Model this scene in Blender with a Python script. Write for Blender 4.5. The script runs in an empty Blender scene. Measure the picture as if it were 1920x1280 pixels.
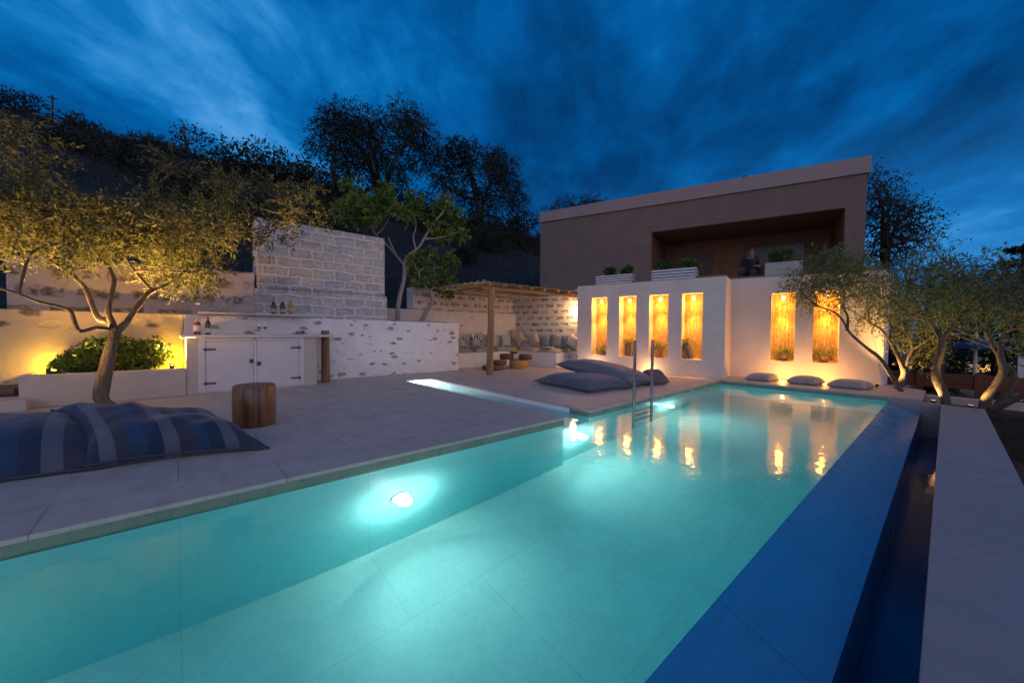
import bpy, math, random
import numpy as np
from mathutils import Vector, noise
random.seed(7); RNG = np.random.default_rng(11)
SC = bpy.context.scene; COL = SC.collection
PI = math.pi; R = math.radians

# ------------------------------------------------------------------ survey of the place
# camera at (0,0,1.1); world Y runs along the pool, X to the right, deck at z = 0
CAM_R = np.array([[0.6601793596, 0.0272454974, -0.7506136796],
                  [0.7510621220, -0.0129016806, 0.6601054730],
                  [0.0083007240, -0.9995455115, -0.0289804843]])
FPX, EYE = 716.3, 1.1
def ray(x, y): return CAM_R @ np.array([x - 960., y - 640., FPX])
def gz(x, y, z=0.):
    d = ray(x, y); t = (z - EYE) / d[2]; return np.array([d[0]*t, d[1]*t, z])
def onX(x, y, X):
    d = ray(x, y); t = X / d[0]; return np.array([X, d[1]*t, EYE + d[2]*t])
def onY(x, y, Y):
    d = ray(x, y); t = Y / d[1]; return np.array([d[0]*t, Y, EYE + d[2]*t])

# ------------------------------------------------------------------ mesh builder
BASE = {}
class MB:
    def __init__(s): s.v = []; s.f = []; s.uv = None
    def quad(s, a, b, c, d):
        n = len(s.v); s.v += [tuple(a), tuple(b), tuple(c), tuple(d)]; s.f.append((n, n+1, n+2, n+3)); return s
    def box(s, x0, x1, y0, y1, z0, z1):
        return s.prism([(x0, y0), (x1, y0), (x1, y1), (x0, y1)], z0, z1)
    def prism(s, poly, z0, z1):
        n = len(s.v); k = len(poly)
        zz0 = z0 if isinstance(z0, (list, tuple)) else [z0]*k
        zz1 = z1 if isinstance(z1, (list, tuple)) else [z1]*k
        s.v += [(p[0], p[1], z) for p, z in zip(poly, zz0)] + [(p[0], p[1], z) for p, z in zip(poly, zz1)]
        s.f.append(tuple(range(n+k-1, n-1, -1))); s.f.append(tuple(range(n+k, n+2*k)))
        for i in range(k):
            j = (i+1) % k; s.f.append((n+i, n+j, n+k+j, n+k+i))
        return s
    def obox(s, c, ax, half):          # centre, 3 unit axes, half sizes
        c = np.array(c, float); ax = [np.array(a, float) for a in ax]; n = len(s.v)
        for sz in (-1, 1):
            for sx, sy in ((-1, -1), (1, -1), (1, 1), (-1, 1)):
                s.v.append(tuple(c + ax[0]*half[0]*sx + ax[1]*half[1]*sy + ax[2]*half[2]*sz))
        s.f += [(n+3, n+2, n+1, n), (n+4, n+5, n+6, n+7)]
        for i in range(4):
            j = (i+1) % 4; s.f.append((n+i, n+j, n+4+j, n+4+i))
        return s
    def tube(s, pts, rad, sides=8, wob=0., caps=True):
        pts = [np.array(p, float) for p in pts]; k = len(pts)
        rad = rad if isinstance(rad, (list, tuple)) else [rad]*k
        n0 = len(s.v); prev = None
        for i, p in enumerate(pts):
            t = pts[min(i+1, k-1)] - pts[max(i-1, 0)]; t /= (np.linalg.norm(t) + 1e-9)
            if prev is None:
                u = np.cross(t, (0, 0, 1.)); 
                if np.linalg.norm(u) < .1: u = np.cross(t, (1., 0, 0))
            else: u = prev - t*(prev @ t)
            u /= np.linalg.norm(u); prev = u; w = np.cross(t, u)
            for a in range(sides):
                an = 2*PI*a/sides; r = rad[i]*(1 + wob*(noise.noise(Vector((p[0]*3+math.cos(an)*2, p[1]*3+math.sin(an)*2, p[2]*3)))))
                s.v.append(tuple(p + (u*math.cos(an) + w*math.sin(an))*r))
        for i in range(k-1):
            for a in range(sides):
                b = (a+1) % sides
                s.f.append((n0+i*sides+a, n0+i*sides+b, n0+(i+1)*sides+b, n0+(i+1)*sides+a))
        if caps:
            s.f.append(tuple(n0+a for a in range(sides-1, -1, -1))); s.f.append(tuple(n0+(k-1)*sides+a for a in range(sides)))
        return s
    def lathe(s, prof, c=(0, 0, 0), sides=16, wob=0., close=True):
        n0 = len(s.v); k = len(prof)
        for r, z in prof:
            for a in range(sides):
                an = 2*PI*a/sides; q = r*(1+wob*noise.noise(Vector((math.cos(an)*1.7+c[0]*5, math.sin(an)*1.7+c[1]*5, z*1.5))))
                s.v.append((c[0]+q*math.cos(an), c[1]+q*math.sin(an), c[2]+z))
        for i in range(k-1):
            for a in range(sides):
                b = (a+1) % sides; s.f.append((n0+i*sides+a, n0+i*sides+b, n0+(i+1)*sides+b, n0+(i+1)*sides+a))
        if close:
            s.f.append(tuple(n0+a for a in range(sides-1, -1, -1))); s.f.append(tuple(n0+(k-1)*sides+a for a in range(sides)))
        return s
    def sphere(s, c, r, seg=10, ring=7, sq=(1, 1, 1)):
        pr = [(max(.001, r*math.sin(PI*i/ring)), -r*math.cos(PI*i/ring)) for i in range(ring+1)]
        n0 = len(s.v); s.lathe(pr, (0, 0, 0), seg)
        for i in range(n0, len(s.v)):
            x, y, z = s.v[i]; s.v[i] = (c[0]+x*sq[0], c[1]+y*sq[1], c[2]+z*sq[2])
        return s
    def cushion(s, A, B, C, D, T, lift=0., N=18, wr=0., floor=None, seed=0., low=.35, pinch=.10, fold=0.):
        """pillow over the quad A B C D (A->B is u, A->D is v); T puff upwards"""
        A, B, C, D = [np.array(p, float) for p in (A, B, C, D)]; n0 = len(s.v); uv = []
        nrm = np.cross(B-A, D-A); nrm /= np.linalg.norm(nrm)
        if nrm[2] < 0: nrm = -nrm
        def P(u, v, side):
            uu, vv = u*2-1, v*2-1
            pu = uu*(1 - pinch*(1-abs(vv)**2)*abs(uu)**3); pv = vv*(1 - pinch*(1-abs(uu)**2)*abs(vv)**3)
            a, b = (pu+1)/2, (pv+1)/2
            p = A*(1-a)*(1-b) + B*a*(1-b) + C*a*b + D*(1-a)*b
            h = max(0, (1-uu**4)*(1-vv**4))**.5 * (1-.25*(uu*uu+vv*vv)/2)
            q = p*1.
            if wr:
                e = noise.fractal(Vector((p[0]*3.1+seed, p[1]*3.1, p[2]*2+side)), 1., 2., 3)
                g = abs(noise.noise(Vector((p[0]*2.3+p[1]*1.7+seed*3, p[1]*2.3-p[0]*.9, 7.3))))
                edge = 1 - h; h = h + wr*(e*.6 + fold*(.25-g)*1.6)*min(1, h*2.2)
            q = p + nrm*(T*h if side > 0 else -T*low*h)
            if floor is not None and q[2] < floor: q[2] = floor + .002*abs(uu)
            return q
        for i in range(N+1):
            for j in range(N+1):
                s.v.append(tuple(P(i/N, j/N, 1))); uv.append((i/N, j/N))
        m = len(s.v)
        for i in range(N+1):
            for j in range(N+1):
                s.v.append(tuple(P(i/N, j/N, -1))); uv.append((i/N, j/N))
        W = N+1
        for i in range(N):
            for j in range(N):
                a = n0+i*W+j; s.f.append((a, a+W, a+W+1, a+1))
                a = m+i*W+j; s.f.append((a, a+1, a+W+1, a+W))
        # join the rims
        rim = [(i, 0) for i in range(N)] + [(N, j) for j in range(N)] + [(i, N) for i in range(N, 0, -1)] + [(0, j) for j in range(N, 0, -1)]
        for q in range(len(rim)):
            (i, j), (k, l) = rim[q], rim[(q+1) % len(rim)]
            s.f.append((n0+k*W+l, n0+i*W+j, m+i*W+j, m+k*W+l))
        s.uv = (s.uv or []) + uv; s.rim = [s.v[n0+i*W+j] for i, j in rim]; s.rim.append(s.rim[0])
        return s
    def leaves(s, pos, dirs, nrm, L, Wd, arch=.15):
        """many little pointed leaves (numpy arrays)"""
        pos = np.asarray(pos); n = len(pos)
        d = dirs/np.linalg.norm(dirs, axis=1, keepdims=True); w = np.cross(d, nrm); w /= (np.linalg.norm(w, axis=1, keepdims=True)+1e-9); u = np.cross(w, d)
        L = np.asarray(L).reshape(-1, 1); Wd = np.asarray(Wd).reshape(-1, 1)
        a = pos; b = pos + d*L*.45 + w*Wd + u*L*arch; c = pos + d*L; e = pos + d*L*.45 - w*Wd + u*L*arch
        n0 = len(s.v); V = np.stack([a, b, c, e], 1).reshape(-1, 3)
        s.v += [tuple(p) for p in V]; s.f += [(n0+4*i, n0+4*i+1, n0+4*i+2, n0+4*i+3) for i in range(n)]
        return s
    def build(s, name, mat, parent=None, loc=None, smooth=False, bevel=0., angle=40):
        me = bpy.data.meshes.new(name); base = np.zeros(3)
        if parent is not None: base = BASE[parent.name]
        elif loc is not None: base = np.array(loc, float)
        V = np.array(s.v, float) - base
        me.from_pydata(V.tolist(), [], s.f); 
        if s.uv and len(s.uv) == len(s.v):
            ul = me.uv_layers.new(name='UVMap'); li = np.empty(len(me.loops), np.int32); me.loops.foreach_get('vertex_index', li)
            ul.data.foreach_set('uv', np.array(s.uv)[li].ravel())
        for m in (mat if isinstance(mat, (list, tuple)) else [mat]): me.materials.append(m)
        me.update()
        if smooth: me.polygons.foreach_set('use_smooth', [True]*len(me.polygons)); me.set_sharp_from_angle(angle=R(angle))
        o = bpy.data.objects.new(name, me); COL.objects.link(o)
        if parent is not None: o.parent = parent
        elif loc is not None: o.location = loc
        BASE[o.name] = base
        if bevel:
            b = o.modifiers.new('bevel', 'BEVEL'); b.width = bevel; b.segments = 2; b.limit_method = 'ANGLE'; b.angle_limit = R(35)
        return o
def tag(o, label=None, cat=None, group=None, kind=None):
    for k, v in (('label', label), ('category', cat), ('group', group), ('kind', kind)):
        if v: o[k] = v
    return o
def thing(name, loc, label, cat, group=None):
    o = bpy.data.objects.new(name, None); COL.objects.link(o); o.location = loc; o.empty_display_size = .1
    BASE[o.name] = np.array(loc, float); return tag(o, label, cat, group)
def kids(o): return [c for c in bpy.data.objects if c.parent == o]
def copy_tree(o, parent=None):
    c = o.copy(); COL.objects.link(c)
    if parent is not None: c.parent = parent
    for ch in kids(o): copy_tree(ch, c)
    return c
def clone(proto, loc, rz, label, used=[]):
    if proto.name not in used: used.append(proto.name); c = proto
    else: c = copy_tree(proto)
    c.location = loc; c.rotation_euler = (0, 0, rz); c['label'] = label; return c
def lamp(name, kind, loc, power, color, parent=None, radius=.03, spot=None, target=None, blend=.6):
    l = bpy.data.lights.new(name, kind); l.energy = power; l.color = color; l.shadow_soft_size = radius
    o = bpy.data.objects.new(name, l); COL.objects.link(o)
    loc = np.array(loc, float)
    if kind == 'SPOT': l.spot_size = R(spot); l.spot_blend = blend
    if target is not None:
        o.rotation_euler = (Vector(target) - Vector(loc)).to_track_quat('-Z', 'Y').to_euler()
    if parent is not None: o.parent = parent; loc = loc - BASE[parent.name]
    o.location = loc; return o

# ------------------------------------------------------------------ materials
class NT:
    def __init__(s, name, tree=None):
        if tree is None:
            s.m = bpy.data.materials.new(name); s.m.use_nodes = True; s.t = s.m.node_tree
        else: s.t = tree
        s.t.nodes.clear()
    def n(s, typ, **kw):
        nd = s.t.nodes.new(typ); ins = kw.pop('ins', {})
        for k, v in kw.items(): setattr(nd, k, v)
        for k, v in ins.items():
            if hasattr(v, 'node'): s.t.links.new(v, nd.inputs[k])
            else: nd.inputs[k].default_value = v
        return nd
    def math(s, op, a, b=0., c=None, clamp=False):
        nd = s.n('ShaderNodeMath', operation=op, ins={0: a, 1: b}); nd.use_clamp = clamp
        if c is not None:
            if hasattr(c, 'node'): s.t.links.new(c, nd.inputs[2])
            else: nd.inputs[2].default_value = c
        return nd.outputs[0]
    def mix(s, f, a, b, blend='MIX'):
        nd = s.n('ShaderNodeMix', data_type='RGBA', blend_type=blend)
        for i, v in ((0, f), (6, a), (7, b)):
            if hasattr(v, 'node'): s.t.links.new(v, nd.inputs[i])
            else: nd.inputs[i].default_value = (*v, 1) if isinstance(v, tuple) and len(v) == 3 else v
        return nd.outputs[2]
    def ramp(s, f, stops):
        nd = s.n('ShaderNodeValToRGB', ins={0: f}); e = nd.color_ramp.elements
        while len(e) > 1: e.remove(e[-1])
        e[0].position = stops[0][0]; e[0].color = (*stops[0][1], 1)
        for p, c in stops[1:]:
            q = e.new(p); q.color = (*c, 1)
        return nd.outputs[0]
    def mapr(s, v, a, b, c=0., d=1.):
        return s.n('ShaderNodeMapRange', ins={0: v, 1: a, 2: b, 3: c, 4: d}).outputs[0]
    def coord(s, out='Object', scale=(1, 1, 1), rot=(0, 0, 0)):
        tc = s.n('ShaderNodeTexCoord')
        return s.n('ShaderNodeMapping', ins={'Vector': tc.outputs[out], 'Scale': scale, 'Rotation': rot}).outputs[0]
    def pos(s): return s.n('ShaderNodeNewGeometry').outputs['Position']
    def noise(s, vec, scale, detail=4., rough=.6, dist=0.):
        return s.n('ShaderNodeTexNoise', ins={'Vector': vec, 'Scale': scale, 'Detail': detail, 'Roughness': rough, 'Distortion': dist}).outputs[0]
    def noisec(s, vec, scale, detail=3.):
        return s.n('ShaderNodeTexNoise', ins={'Vector': vec, 'Scale': scale, 'Detail': detail}).outputs[1]
    def vm(s, op, a, b):
        nd = s.n('ShaderNodeVectorMath', operation=op, ins={0: a})
        if hasattr(b, 'node'): s.t.links.new(b, nd.inputs[1])
        else: nd.inputs[1].default_value = b
        return nd.outputs[0]
    def bump(s, h, strength=.3, dist=.02, nrm=None):
        nd = s.n('ShaderNodeBump', ins={'Height': h, 'Strength': strength, 'Distance': dist})
        if nrm is not None: s.t.links.new(nrm, nd.inputs['Normal'])
        return nd.outputs[0]
    def out(s, col, rough=.7, normal=None, metal=0., spec=.5, trans=0., ior=1.45, emis=None, estr=0., coat=0., coatr=.1, sss=0., sheen=0.):
        p = s.n('ShaderNodeBsdfPrincipled')
        for k, v in (('Base Color', col), ('Roughness', rough), ('Metallic', metal), ('Specular IOR Level', spec), ('Transmission Weight', trans), ('IOR', ior), ('Coat Weight', coat), ('Coat Roughness', coatr), ('Sheen Weight', sheen)):
            if hasattr(v, 'node'): s.t.links.new(v, p.inputs[k])
            else: p.inputs[k].default_value = (*v, 1) if isinstance(v, tuple) and len(v) == 3 else v
        if normal is not None: s.t.links.new(normal, p.inputs['Normal'])
        if emis is not None: p.inputs['Emission Color'].default_value = (*emis, 1); p.inputs['Emission Strength'].default_value = estr
        o = s.n('ShaderNodeOutputMaterial'); s.t.links.new(p.outputs[0], o.inputs[0]); s.o = o; s.p = p
        return s.m
def plain(name, c1, c2=None, scale=6., rough=.7, bs=.25, bscale=40., bd=.01, **kw):
    t = NT(name); v = t.coord('Object'); c2 = c2 or tuple(x*.75 for x in c1)
    f = t.mapr(t.noise(v, scale, 5, .65), .3, .7)
    nb = t.bump(t.noise(v, bscale, 6, .6), bs, bd)
    return t.out(t.mix(f, c1, c2), rough, nb, **kw)
def stone_rows(name, axis, bw, bh, mortar, white, s1, s2, thr=.0, dist=.05, bs=.7, soft=.3, white2=None, keep=1., sx=1.):
    """whitewashed masonry with rows of stones showing"""
    t = NT(name); p = t.pos(); sp = t.n('ShaderNodeSeparateXYZ', ins={0: p})
    h = sp.outputs['Y'] if axis == 'Y' else sp.outputs['X']
    base = t.n('ShaderNodeCombineXYZ', ins={0: h, 1: sp.outputs['Z']}).outputs[0]
    dn = t.vm('SCALE', t.vm('SUBTRACT', t.noisec(p, 3.2, 4), (.5, .5, .5)), (0, 0, 0)); dn.node.inputs['Scale'].default_value = dist*2
    dn2 = t.vm('SCALE', t.vm('SUBTRACT', t.noisec(p, 14., 3), (.5, .5, .5)), (0, 0, 0)); dn2.node.inputs['Scale'].default_value = dist*.8
    vec = t.vm('ADD', t.vm('ADD', base, dn), dn2)
    br = t.n('ShaderNodeTexBrick', ins={'Vector': vec, 'Color1': (0, 0, 0, 1), 'Color2': (1, 1, 1, 1), 'Mortar': (.5, .5, .5, 1), 'Scale': 1., 'Mortar Size': mortar, 'Mortar Smooth': soft, 'Bias': 0., 'Brick Width': bw, 'Row Height': bh})
    br.offset = .5; br.squash = 1.
    rnd = t.n('ShaderNodeSeparateColor', ins={0: br.outputs[0]}).outputs[0]
    stone = t.math('SUBTRACT', 1., br.outputs['Fac'])
    pick = t.mapr(t.noise(t.vm('SCALE', vec, (0, 0, 0)) if False else vec, 2.1, 2, .5), thr-.04, thr+.04)
    patch = t.mapr(t.noise(p, 9., 5, .7), .40, .56)
    mask = t.math('MULTIPLY', t.math('MULTIPLY', stone, pick), t.math('MULTIPLY_ADD', patch, keep, 1-keep))
    sc = t.mix(t.mapr(t.noise(p, 11, 5, .7), .3, .7), s1, s2); sc = t.mix(t.math('MULTIPLY', rnd, .5), sc, tuple(x*.55 for x in s1))
    wc = t.mix(t.mapr(t.noise(p, 5., 5, .6), .3, .75), white, white2 or tuple(x*.84 for x in white))
    hgt = t.math('ADD', t.math('MULTIPLY', t.math('SUBTRACT', 1., stone), .8), t.math('MULTIPLY', t.noise(p, 28, 5, .65), .45))
    return t.out(t.mix(mask, wc, sc), .9, t.bump(hgt, bs, .03), spec=.2)
def stone_scatter(name, axis, white, s1, s2, scale=4.2, frac=.5, bs=.6, size=.3, stretch=2.):
    """plaster with single stones left bare here and there"""
    t = NT(name); p = t.pos(); sp = t.n('ShaderNodeSeparateXYZ', ins={0: p})
    h = sp.outputs['Y'] if axis == 'Y' else sp.outputs['X']
    base = t.n('ShaderNodeCombineXYZ', ins={0: h, 1: t.math('MULTIPLY', sp.outputs['Z'], stretch)}).outputs[0]
    dn = t.vm('SCALE', t.vm('SUBTRACT', t.noisec(p, 9., 4), (.5, .5, .5)), (0, 0, 0)); dn.node.inputs['Scale'].default_value = .13
    vo = t.n('ShaderNodeTexVoronoi', ins={'Vector': t.vm('ADD', base, dn), 'Scale': scale, 'Randomness': .9})
    rc = t.n('ShaderNodeSeparateColor', ins={0: vo.outputs['Color']})
    lim = t.math('MULTIPLY_ADD', rc.outputs[1], size, size*.35)
    on = t.math('GREATER_THAN', frac, rc.outputs[0])
    m0 = t.mapr(t.math('SUBTRACT', lim, vo.outputs['Distance']), -.03, .10)
    mask = t.math('MULTIPLY', t.math('MULTIPLY', m0, on), t.mapr(t.noise(p, 16., 5, .7), .25, .45))
    sc = t.mix(rc.outputs[2], s1, s2); sc = t.mix(t.mapr(t.noise(p, 30, 4, .7), .35, .7), sc, tuple(x*.45 for x in s1))
    wc = t.mix(t.mapr(t.noise(p, 4., 5, .6), .3, .75), white, tuple(x*.86 for x in white))
    hgt = t.math('ADD', t.math('MULTIPLY', t.math('SUBTRACT', 1., m0), .5), t.math('ADD', t.math('MULTIPLY', t.noise(p, 22, 5, .6), .4), t.math('MULTIPLY', t.noise(p, 3.5, 3, .5), 1.1)))
    return t.out(t.mix(mask, wc, sc), .9, t.bump(hgt, bs, .03), spec=.2)
def wood(name, c1, c2, axis='Z', scale=18., rough=.6, coat=0.):
    t = NT(name); sc = {'Z': (1, 1, .06), 'Y': (1, .06, 1), 'X': (.06, 1, 1)}[axis]
    v = t.coord('Object', sc); f = t.mapr(t.noise(v, scale, 6, .7, .6), .35, .68)
    g = t.noise(v, scale*4, 5, .6)
    return t.out(t.mix(f, c1, c2), rough, t.bump(t.math('ADD', f, t.math('MULTIPLY', g, .6)), .5, .006), coat=coat)
def leafmat(name, a, b, c, rough=.5, tr=.25):
    t = NT(name); g = t.n('ShaderNodeNewGeometry'); r = g.outputs['Random Per Island']
    col = t.ramp(r, [(0., a), (.5, b), (1., c)])
    p = t.n('ShaderNodeBsdfPrincipled', ins={'Base Color': col, 'Roughness': rough, 'Specular IOR Level': .35})
    tl = t.n('ShaderNodeBsdfTranslucent', ins={'Color': col})
    mx = t.n('ShaderNodeMixShader', ins={0: tr, 1: p.outputs[0], 2: tl.outputs[0]})
    o = t.n('ShaderNodeOutputMaterial', ins={0: mx.outputs[0]}); return t.m
def glow(name, col, strength):
    t = NT(name); e = t.n('ShaderNodeEmission', ins={0: (*col, 1), 1: strength}); t.n('ShaderNodeOutputMaterial', ins={0: e.outputs[0]}); return t.m
def glassm(name, col=(1, 1, 1), rough=.02):
    t = NT(name); return t.out(col, rough, trans=1., ior=1.45)
def stripes(name, cols, n=9., axis=0, rough=.75, warp=0., sheen=0.):
    t = NT(name); tc = t.n('ShaderNodeTexCoord'); sp = t.n('ShaderNodeSeparateXYZ', ins={0: tc.outputs['UV']})
    u = sp.outputs[axis]; k = t.math('FRACT', t.math('MULTIPLY', u, n/len(cols)))
    nd = t.n('ShaderNodeValToRGB', ins={0: k}); nd.color_ramp.interpolation = 'CONSTANT'; e = nd.color_ramp.elements
    while len(e) > 1: e.remove(e[-1])
    e[0].color = (*cols[0], 1)
    for i, c in enumerate(cols[1:], 1): q = e.new(i/len(cols)); q.color = (*c, 1)
    ob = t.coord('Object'); w = t.noise(ob, 220, 2, .5); big = t.mapr(t.noise(ob, 2.5, 4, .6), .25, .75, .82, 1.12)
    col = t.mix(1., nd.outputs[0], t.n('ShaderNodeCombineColor', ins={0: big, 1: big, 2: big}).outputs[0], 'MULTIPLY')
    return t.out(col, rough, t.bump(t.math('ADD', w, t.math('MULTIPLY', t.noise(ob, 9, 4, .6), 2.)), .25, .006), sheen=sheen, spec=.25)
# ------------------------------------------------------------------ render, camera, sky
SC.render.engine = 'CYCLES'
SC.view_settings.view_transform = 'Standard'; SC.view_settings.look = 'None'; SC.view_settings.exposure = 0; SC.view_settings.gamma = 1
SC.cycles.use_denoising = True; SC.cycles.max_bounces = 14; SC.cycles.diffuse_bounces = 8; SC.cycles.transmission_bounces = 10
SC.cycles.sample_clamp_indirect = 6.0; SC.cycles.blur_glossy = .6
cam = bpy.data.cameras.new('camera'); co = bpy.data.objects.new('camera', cam); COL.objects.link(co); SC.camera = co
cam.sensor_width = 36; cam.lens = FPX/1920*36; cam.clip_end = 2000; cam.clip_start = .02
from mathutils import Matrix
Cx, Cy, Cz = CAM_R[:, 0], -CAM_R[:, 1], -CAM_R[:, 2]
co.matrix_world = Matrix(((Cx[0], Cy[0], Cz[0], 0), (Cx[1], Cy[1], Cz[1], 0), (Cx[2], Cy[2], Cz[2], EYE), (0, 0, 0, 1)))

SEEDZ = 1.3
W = bpy.data.worlds.new('World'); SC.world = W; W.use_nodes = True
t = NT('', W.node_tree)
tc = t.n('ShaderNodeTexCoord').outputs['Generated']
sx = t.n('ShaderNodeSeparateXYZ', ins={0: tc}); dz = sx.outputs['Z']
# clouds live on a high flat layer: direction / height, stretched along the wind
rotv = t.n('ShaderNodeMapping', ins={'Vector': tc, 'Rotation': (0, 0, R(-128))}).outputs[0]
rx = t.n('ShaderNodeSeparateXYZ', ins={0: rotv})
den = t.math('ADD', t.math('MAXIMUM', dz, 0.), .30)
pl = t.n('ShaderNodeCombineXYZ', ins={0: t.math('MULTIPLY', t.math('DIVIDE', rx.outputs[0], den), .72), 1: t.math('DIVIDE', rx.outputs[1], den), 2: SEEDZ}).outputs[0]
c1 = t.noise(pl, 1.35, 5, .5, .35); c2 = t.noise(pl, 5.2, 6, .62, .2)
cl = t.math('ADD', t.math('MULTIPLY', c1, .66), t.math('MULTIPLY', c2, .34))
clouds = t.ramp(cl, [(.38, (.0002, .042, .155)), (.455, (.0003, .076, .270)), (.51, (.0006, .112, .37)), (.56, (.004, .170, .50)), (.61, (.030, .255, .63)), (.67, (.09, .35, .75))])
low = t.math('MULTIPLY', t.mapr(dz, .02, .40, 1., 0.), t.mapr(rx.outputs[1], .35, -.75))
clouds = t.mix(t.math('MULTIPLY', low, .62), clouds, (.03, .22, .58))
front = t.n('ShaderNodeVectorMath', operation='DOT_PRODUCT', ins={0: tc, 1: (-.7506, .6601, .0)}).outputs['Value']
ff = t.mapr(front, -.45, .35)
after = t.mix(t.mapr(dz, 0., .75), (.70, .68, .90), (.17, .19, .37))       # last light of the sunset behind the camera
sky = t.mix(ff, after, clouds)
nis = t.n('ShaderNodeTexSky', sky_type='NISHITA'); nis.sun_disc = False; nis.sun_elevation = R(-2.5); nis.sun_rotation = R(140); nis.air_density = 1.; nis.ozone_density = 3.
sky = t.mix(.02, sky, nis.outputs[0], 'ADD')
below = t.mapr(dz, -.12, .0)
sky = t.mix(below, (.02, .03, .05), sky)
bg = t.n('ShaderNodeBackground', ins={0: sky, 1: 1.0}); t.n('ShaderNodeOutputWorld', ins={0: bg.outputs[0]})
BG = bg

# ------------------------------------------------------------------ shared materials
WHITE = (.76, .73, .71)
m_white = plain('white_plaster', WHITE, (.66, .63, .61), 3, .85, .35, 14, .02, spec=.2)
m_house = plain('house_plaster', (.215, .160, .138), (.18, .134, .118), 1.6, .9, .3, 18, .02, spec=.15)
m_wall = plain('garden_plaster', (.70, .62, .56), (.61, .54, .49), 2.2, .88, .3, 16, .02, spec=.2)
m_beige = plain('beige_render', (.56, .50, .44), (.46, .41, .36), 4, .85, .3, 22, .015, spec=.2)
m_steel = plain('brushed_steel', (.34, .35, .36), None, 30, .22, .03, 60, .002, metal=1.)
m_dark = plain('dark_metal', (.05, .05, .05), None, 10, .4)
m_brass = plain('aged_iron', (.16, .12, .08), (.08, .06, .05), 30, .45, .3, 60, metal=.8)
m_soil = plain('soil', (.06, .045, .035), (.03, .024, .02), 8, .95, .8, 20, .04)

def paving(name, c1, c2, bw, bh, rough, joint=.004, jc=.55, bs=.25, rot=0., grain=(1, 1)):
    t = NT(name); p = t.pos(); mp = t.n('ShaderNodeMapping', ins={'Vector': p, 'Rotation': (0, 0, R(rot))}).outputs[0]
    br = t.n('ShaderNodeTexBrick', ins={'Vector': mp, 'Color1': (.35, .35, .35, 1), 'Color2': (.65, .65, .65, 1), 'Mortar': (0, 0, 0, 1), 'Scale': 1., 'Mortar Size': joint, 'Mortar Smooth': .2, 'Bias': 0., 'Brick Width': bw, 'Row Height': bh})
    tone = t.n('ShaderNodeSeparateColor', ins={0: br.outputs[0]}).outputs[0]
    gr = t.n('ShaderNodeMapping', ins={'Vector': p, 'Scale': (grain[0], grain[1], 1)}).outputs[0]
    f = t.math('ADD', t.mapr(t.noise(gr, 2.6, 8, .68, .6), .3, .7, 0., .7), t.math('MULTIPLY', tone, .45))
    col = t.mix(f, c1, c2); col = t.mix(t.mapr(t.noise(p, 26, 6, .7), .5, .8, 0., .35), col, tuple(x*.55 for x in c1))
    col = t.mix(t.math('MULTIPLY', br.outputs['Fac'], 1-jc), col, tuple(x*.4 for x in c1))
    rg = t.mapr(t.noise(p, 5, 5, .6), .3, .7, rough-.1, rough+.12)
    h = t.math('ADD', t.math('MULTIPLY', br.outputs['Fac'], -.8), t.math('MULTIPLY', t.noise(p, 18, 6, .7), .5))
    return t.out(col, rg, t.bump(h, bs, .008), spec=.4)
m_deck = paving('deck_stone', (.335, .30, .262), (.535, .485, .43), 1.2, .6, .55, .004, .45, .25, 90, (1, 2.2))
m_tile = paving('pool_wall_plaster', (.42, .88, .84), (.52, .94, .90), 1.2, 1.2, .4, .003, .80, .10, 90)
m_pfloor = paving('pool_floor_stone', (.56, .54, .51), (.70, .68, .65), 1.2, 1.2, .4, .004, .85, .12, 90)
m_cope = paving('coping_stone', (.25, .235, .235), (.33, .31, .31), 30., 30., .6, .001, .9, .3, 0, (.6, 3.))
m_slab = paving('sky_tinted_slate', (.012, .185, .36), (.024, .26, .47), .9, 40., .28, .004, .45, .16, 90, (6., .5))  # wet slate; blue of the reflected sky is put into its base colour
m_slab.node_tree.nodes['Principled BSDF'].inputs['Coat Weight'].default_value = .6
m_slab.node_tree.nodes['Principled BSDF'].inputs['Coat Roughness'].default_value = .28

# ------------------------------------------------------------------ ground and hillside
def sheet(xs, ys, h):
    b = MB(); n = len(ys)
    for x in xs:
        for y in ys: b.v.append((x, y, h(x, y)))
    for i in range(len(xs)-1):
        for j in range(n-1): b.f.append((i*n+j, (i+1)*n+j, (i+1)*n+j+1, i*n+j+1))
    return b
def fb(x, y, s, o=4): return noise.fractal(Vector((x*s, y*s, 1.3)), 1., 2., o)
def gh(x, y):
    if -10.6 < x < .30 and -9 < y < 10.45: return -2.4
    r = -.78 - .10*max(0, x-.6) if x > .2 else -1.25
    if y > 10.4: r = min(r, -1.2)
    r = max(r, -1.6)
    far = math.hypot(x, y-10)
    return r + .05*fb(x, y, .9) - min(6., max(0, far-25)*.03)
xs = [-250, -120, -60, -30, -16, -12, -10.7, -10.5, -6, -3, -1, .28, .34] + [.5+.25*i for i in range(20)] + [6, 8, 11, 15, 20, 30, 45, 70, 120, 250, 600]
ys = [-200, -60, -25, -9.2, -8.9, -5, -2] + [0+.35*i for i in range(29)] + [10.4, 10.5, 10.8, 11.2, 11.7, 12.3, 13, 14, 15, 17, 20, 25, 32, 45, 70, 120, 250, 700]
tg = NT('ground_earth'); p = tg.pos()
f = tg.mapr(tg.noise(p, 1.3, 7, .7), .35, .65); f2 = tg.mapr(tg.noise(p, 14, 6, .7), .4, .65)
m_ground = tg.out(tg.mix(f2, tg.mix(f, (.15, .085, .055), (.10, .062, .045)), (.05, .035, .028)), .95, tg.bump(tg.noise(p, 9, 8, .7), .9, .06))
tag(sheet(xs, ys, gh).build('ground', m_ground, smooth=True), kind='structure')
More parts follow.
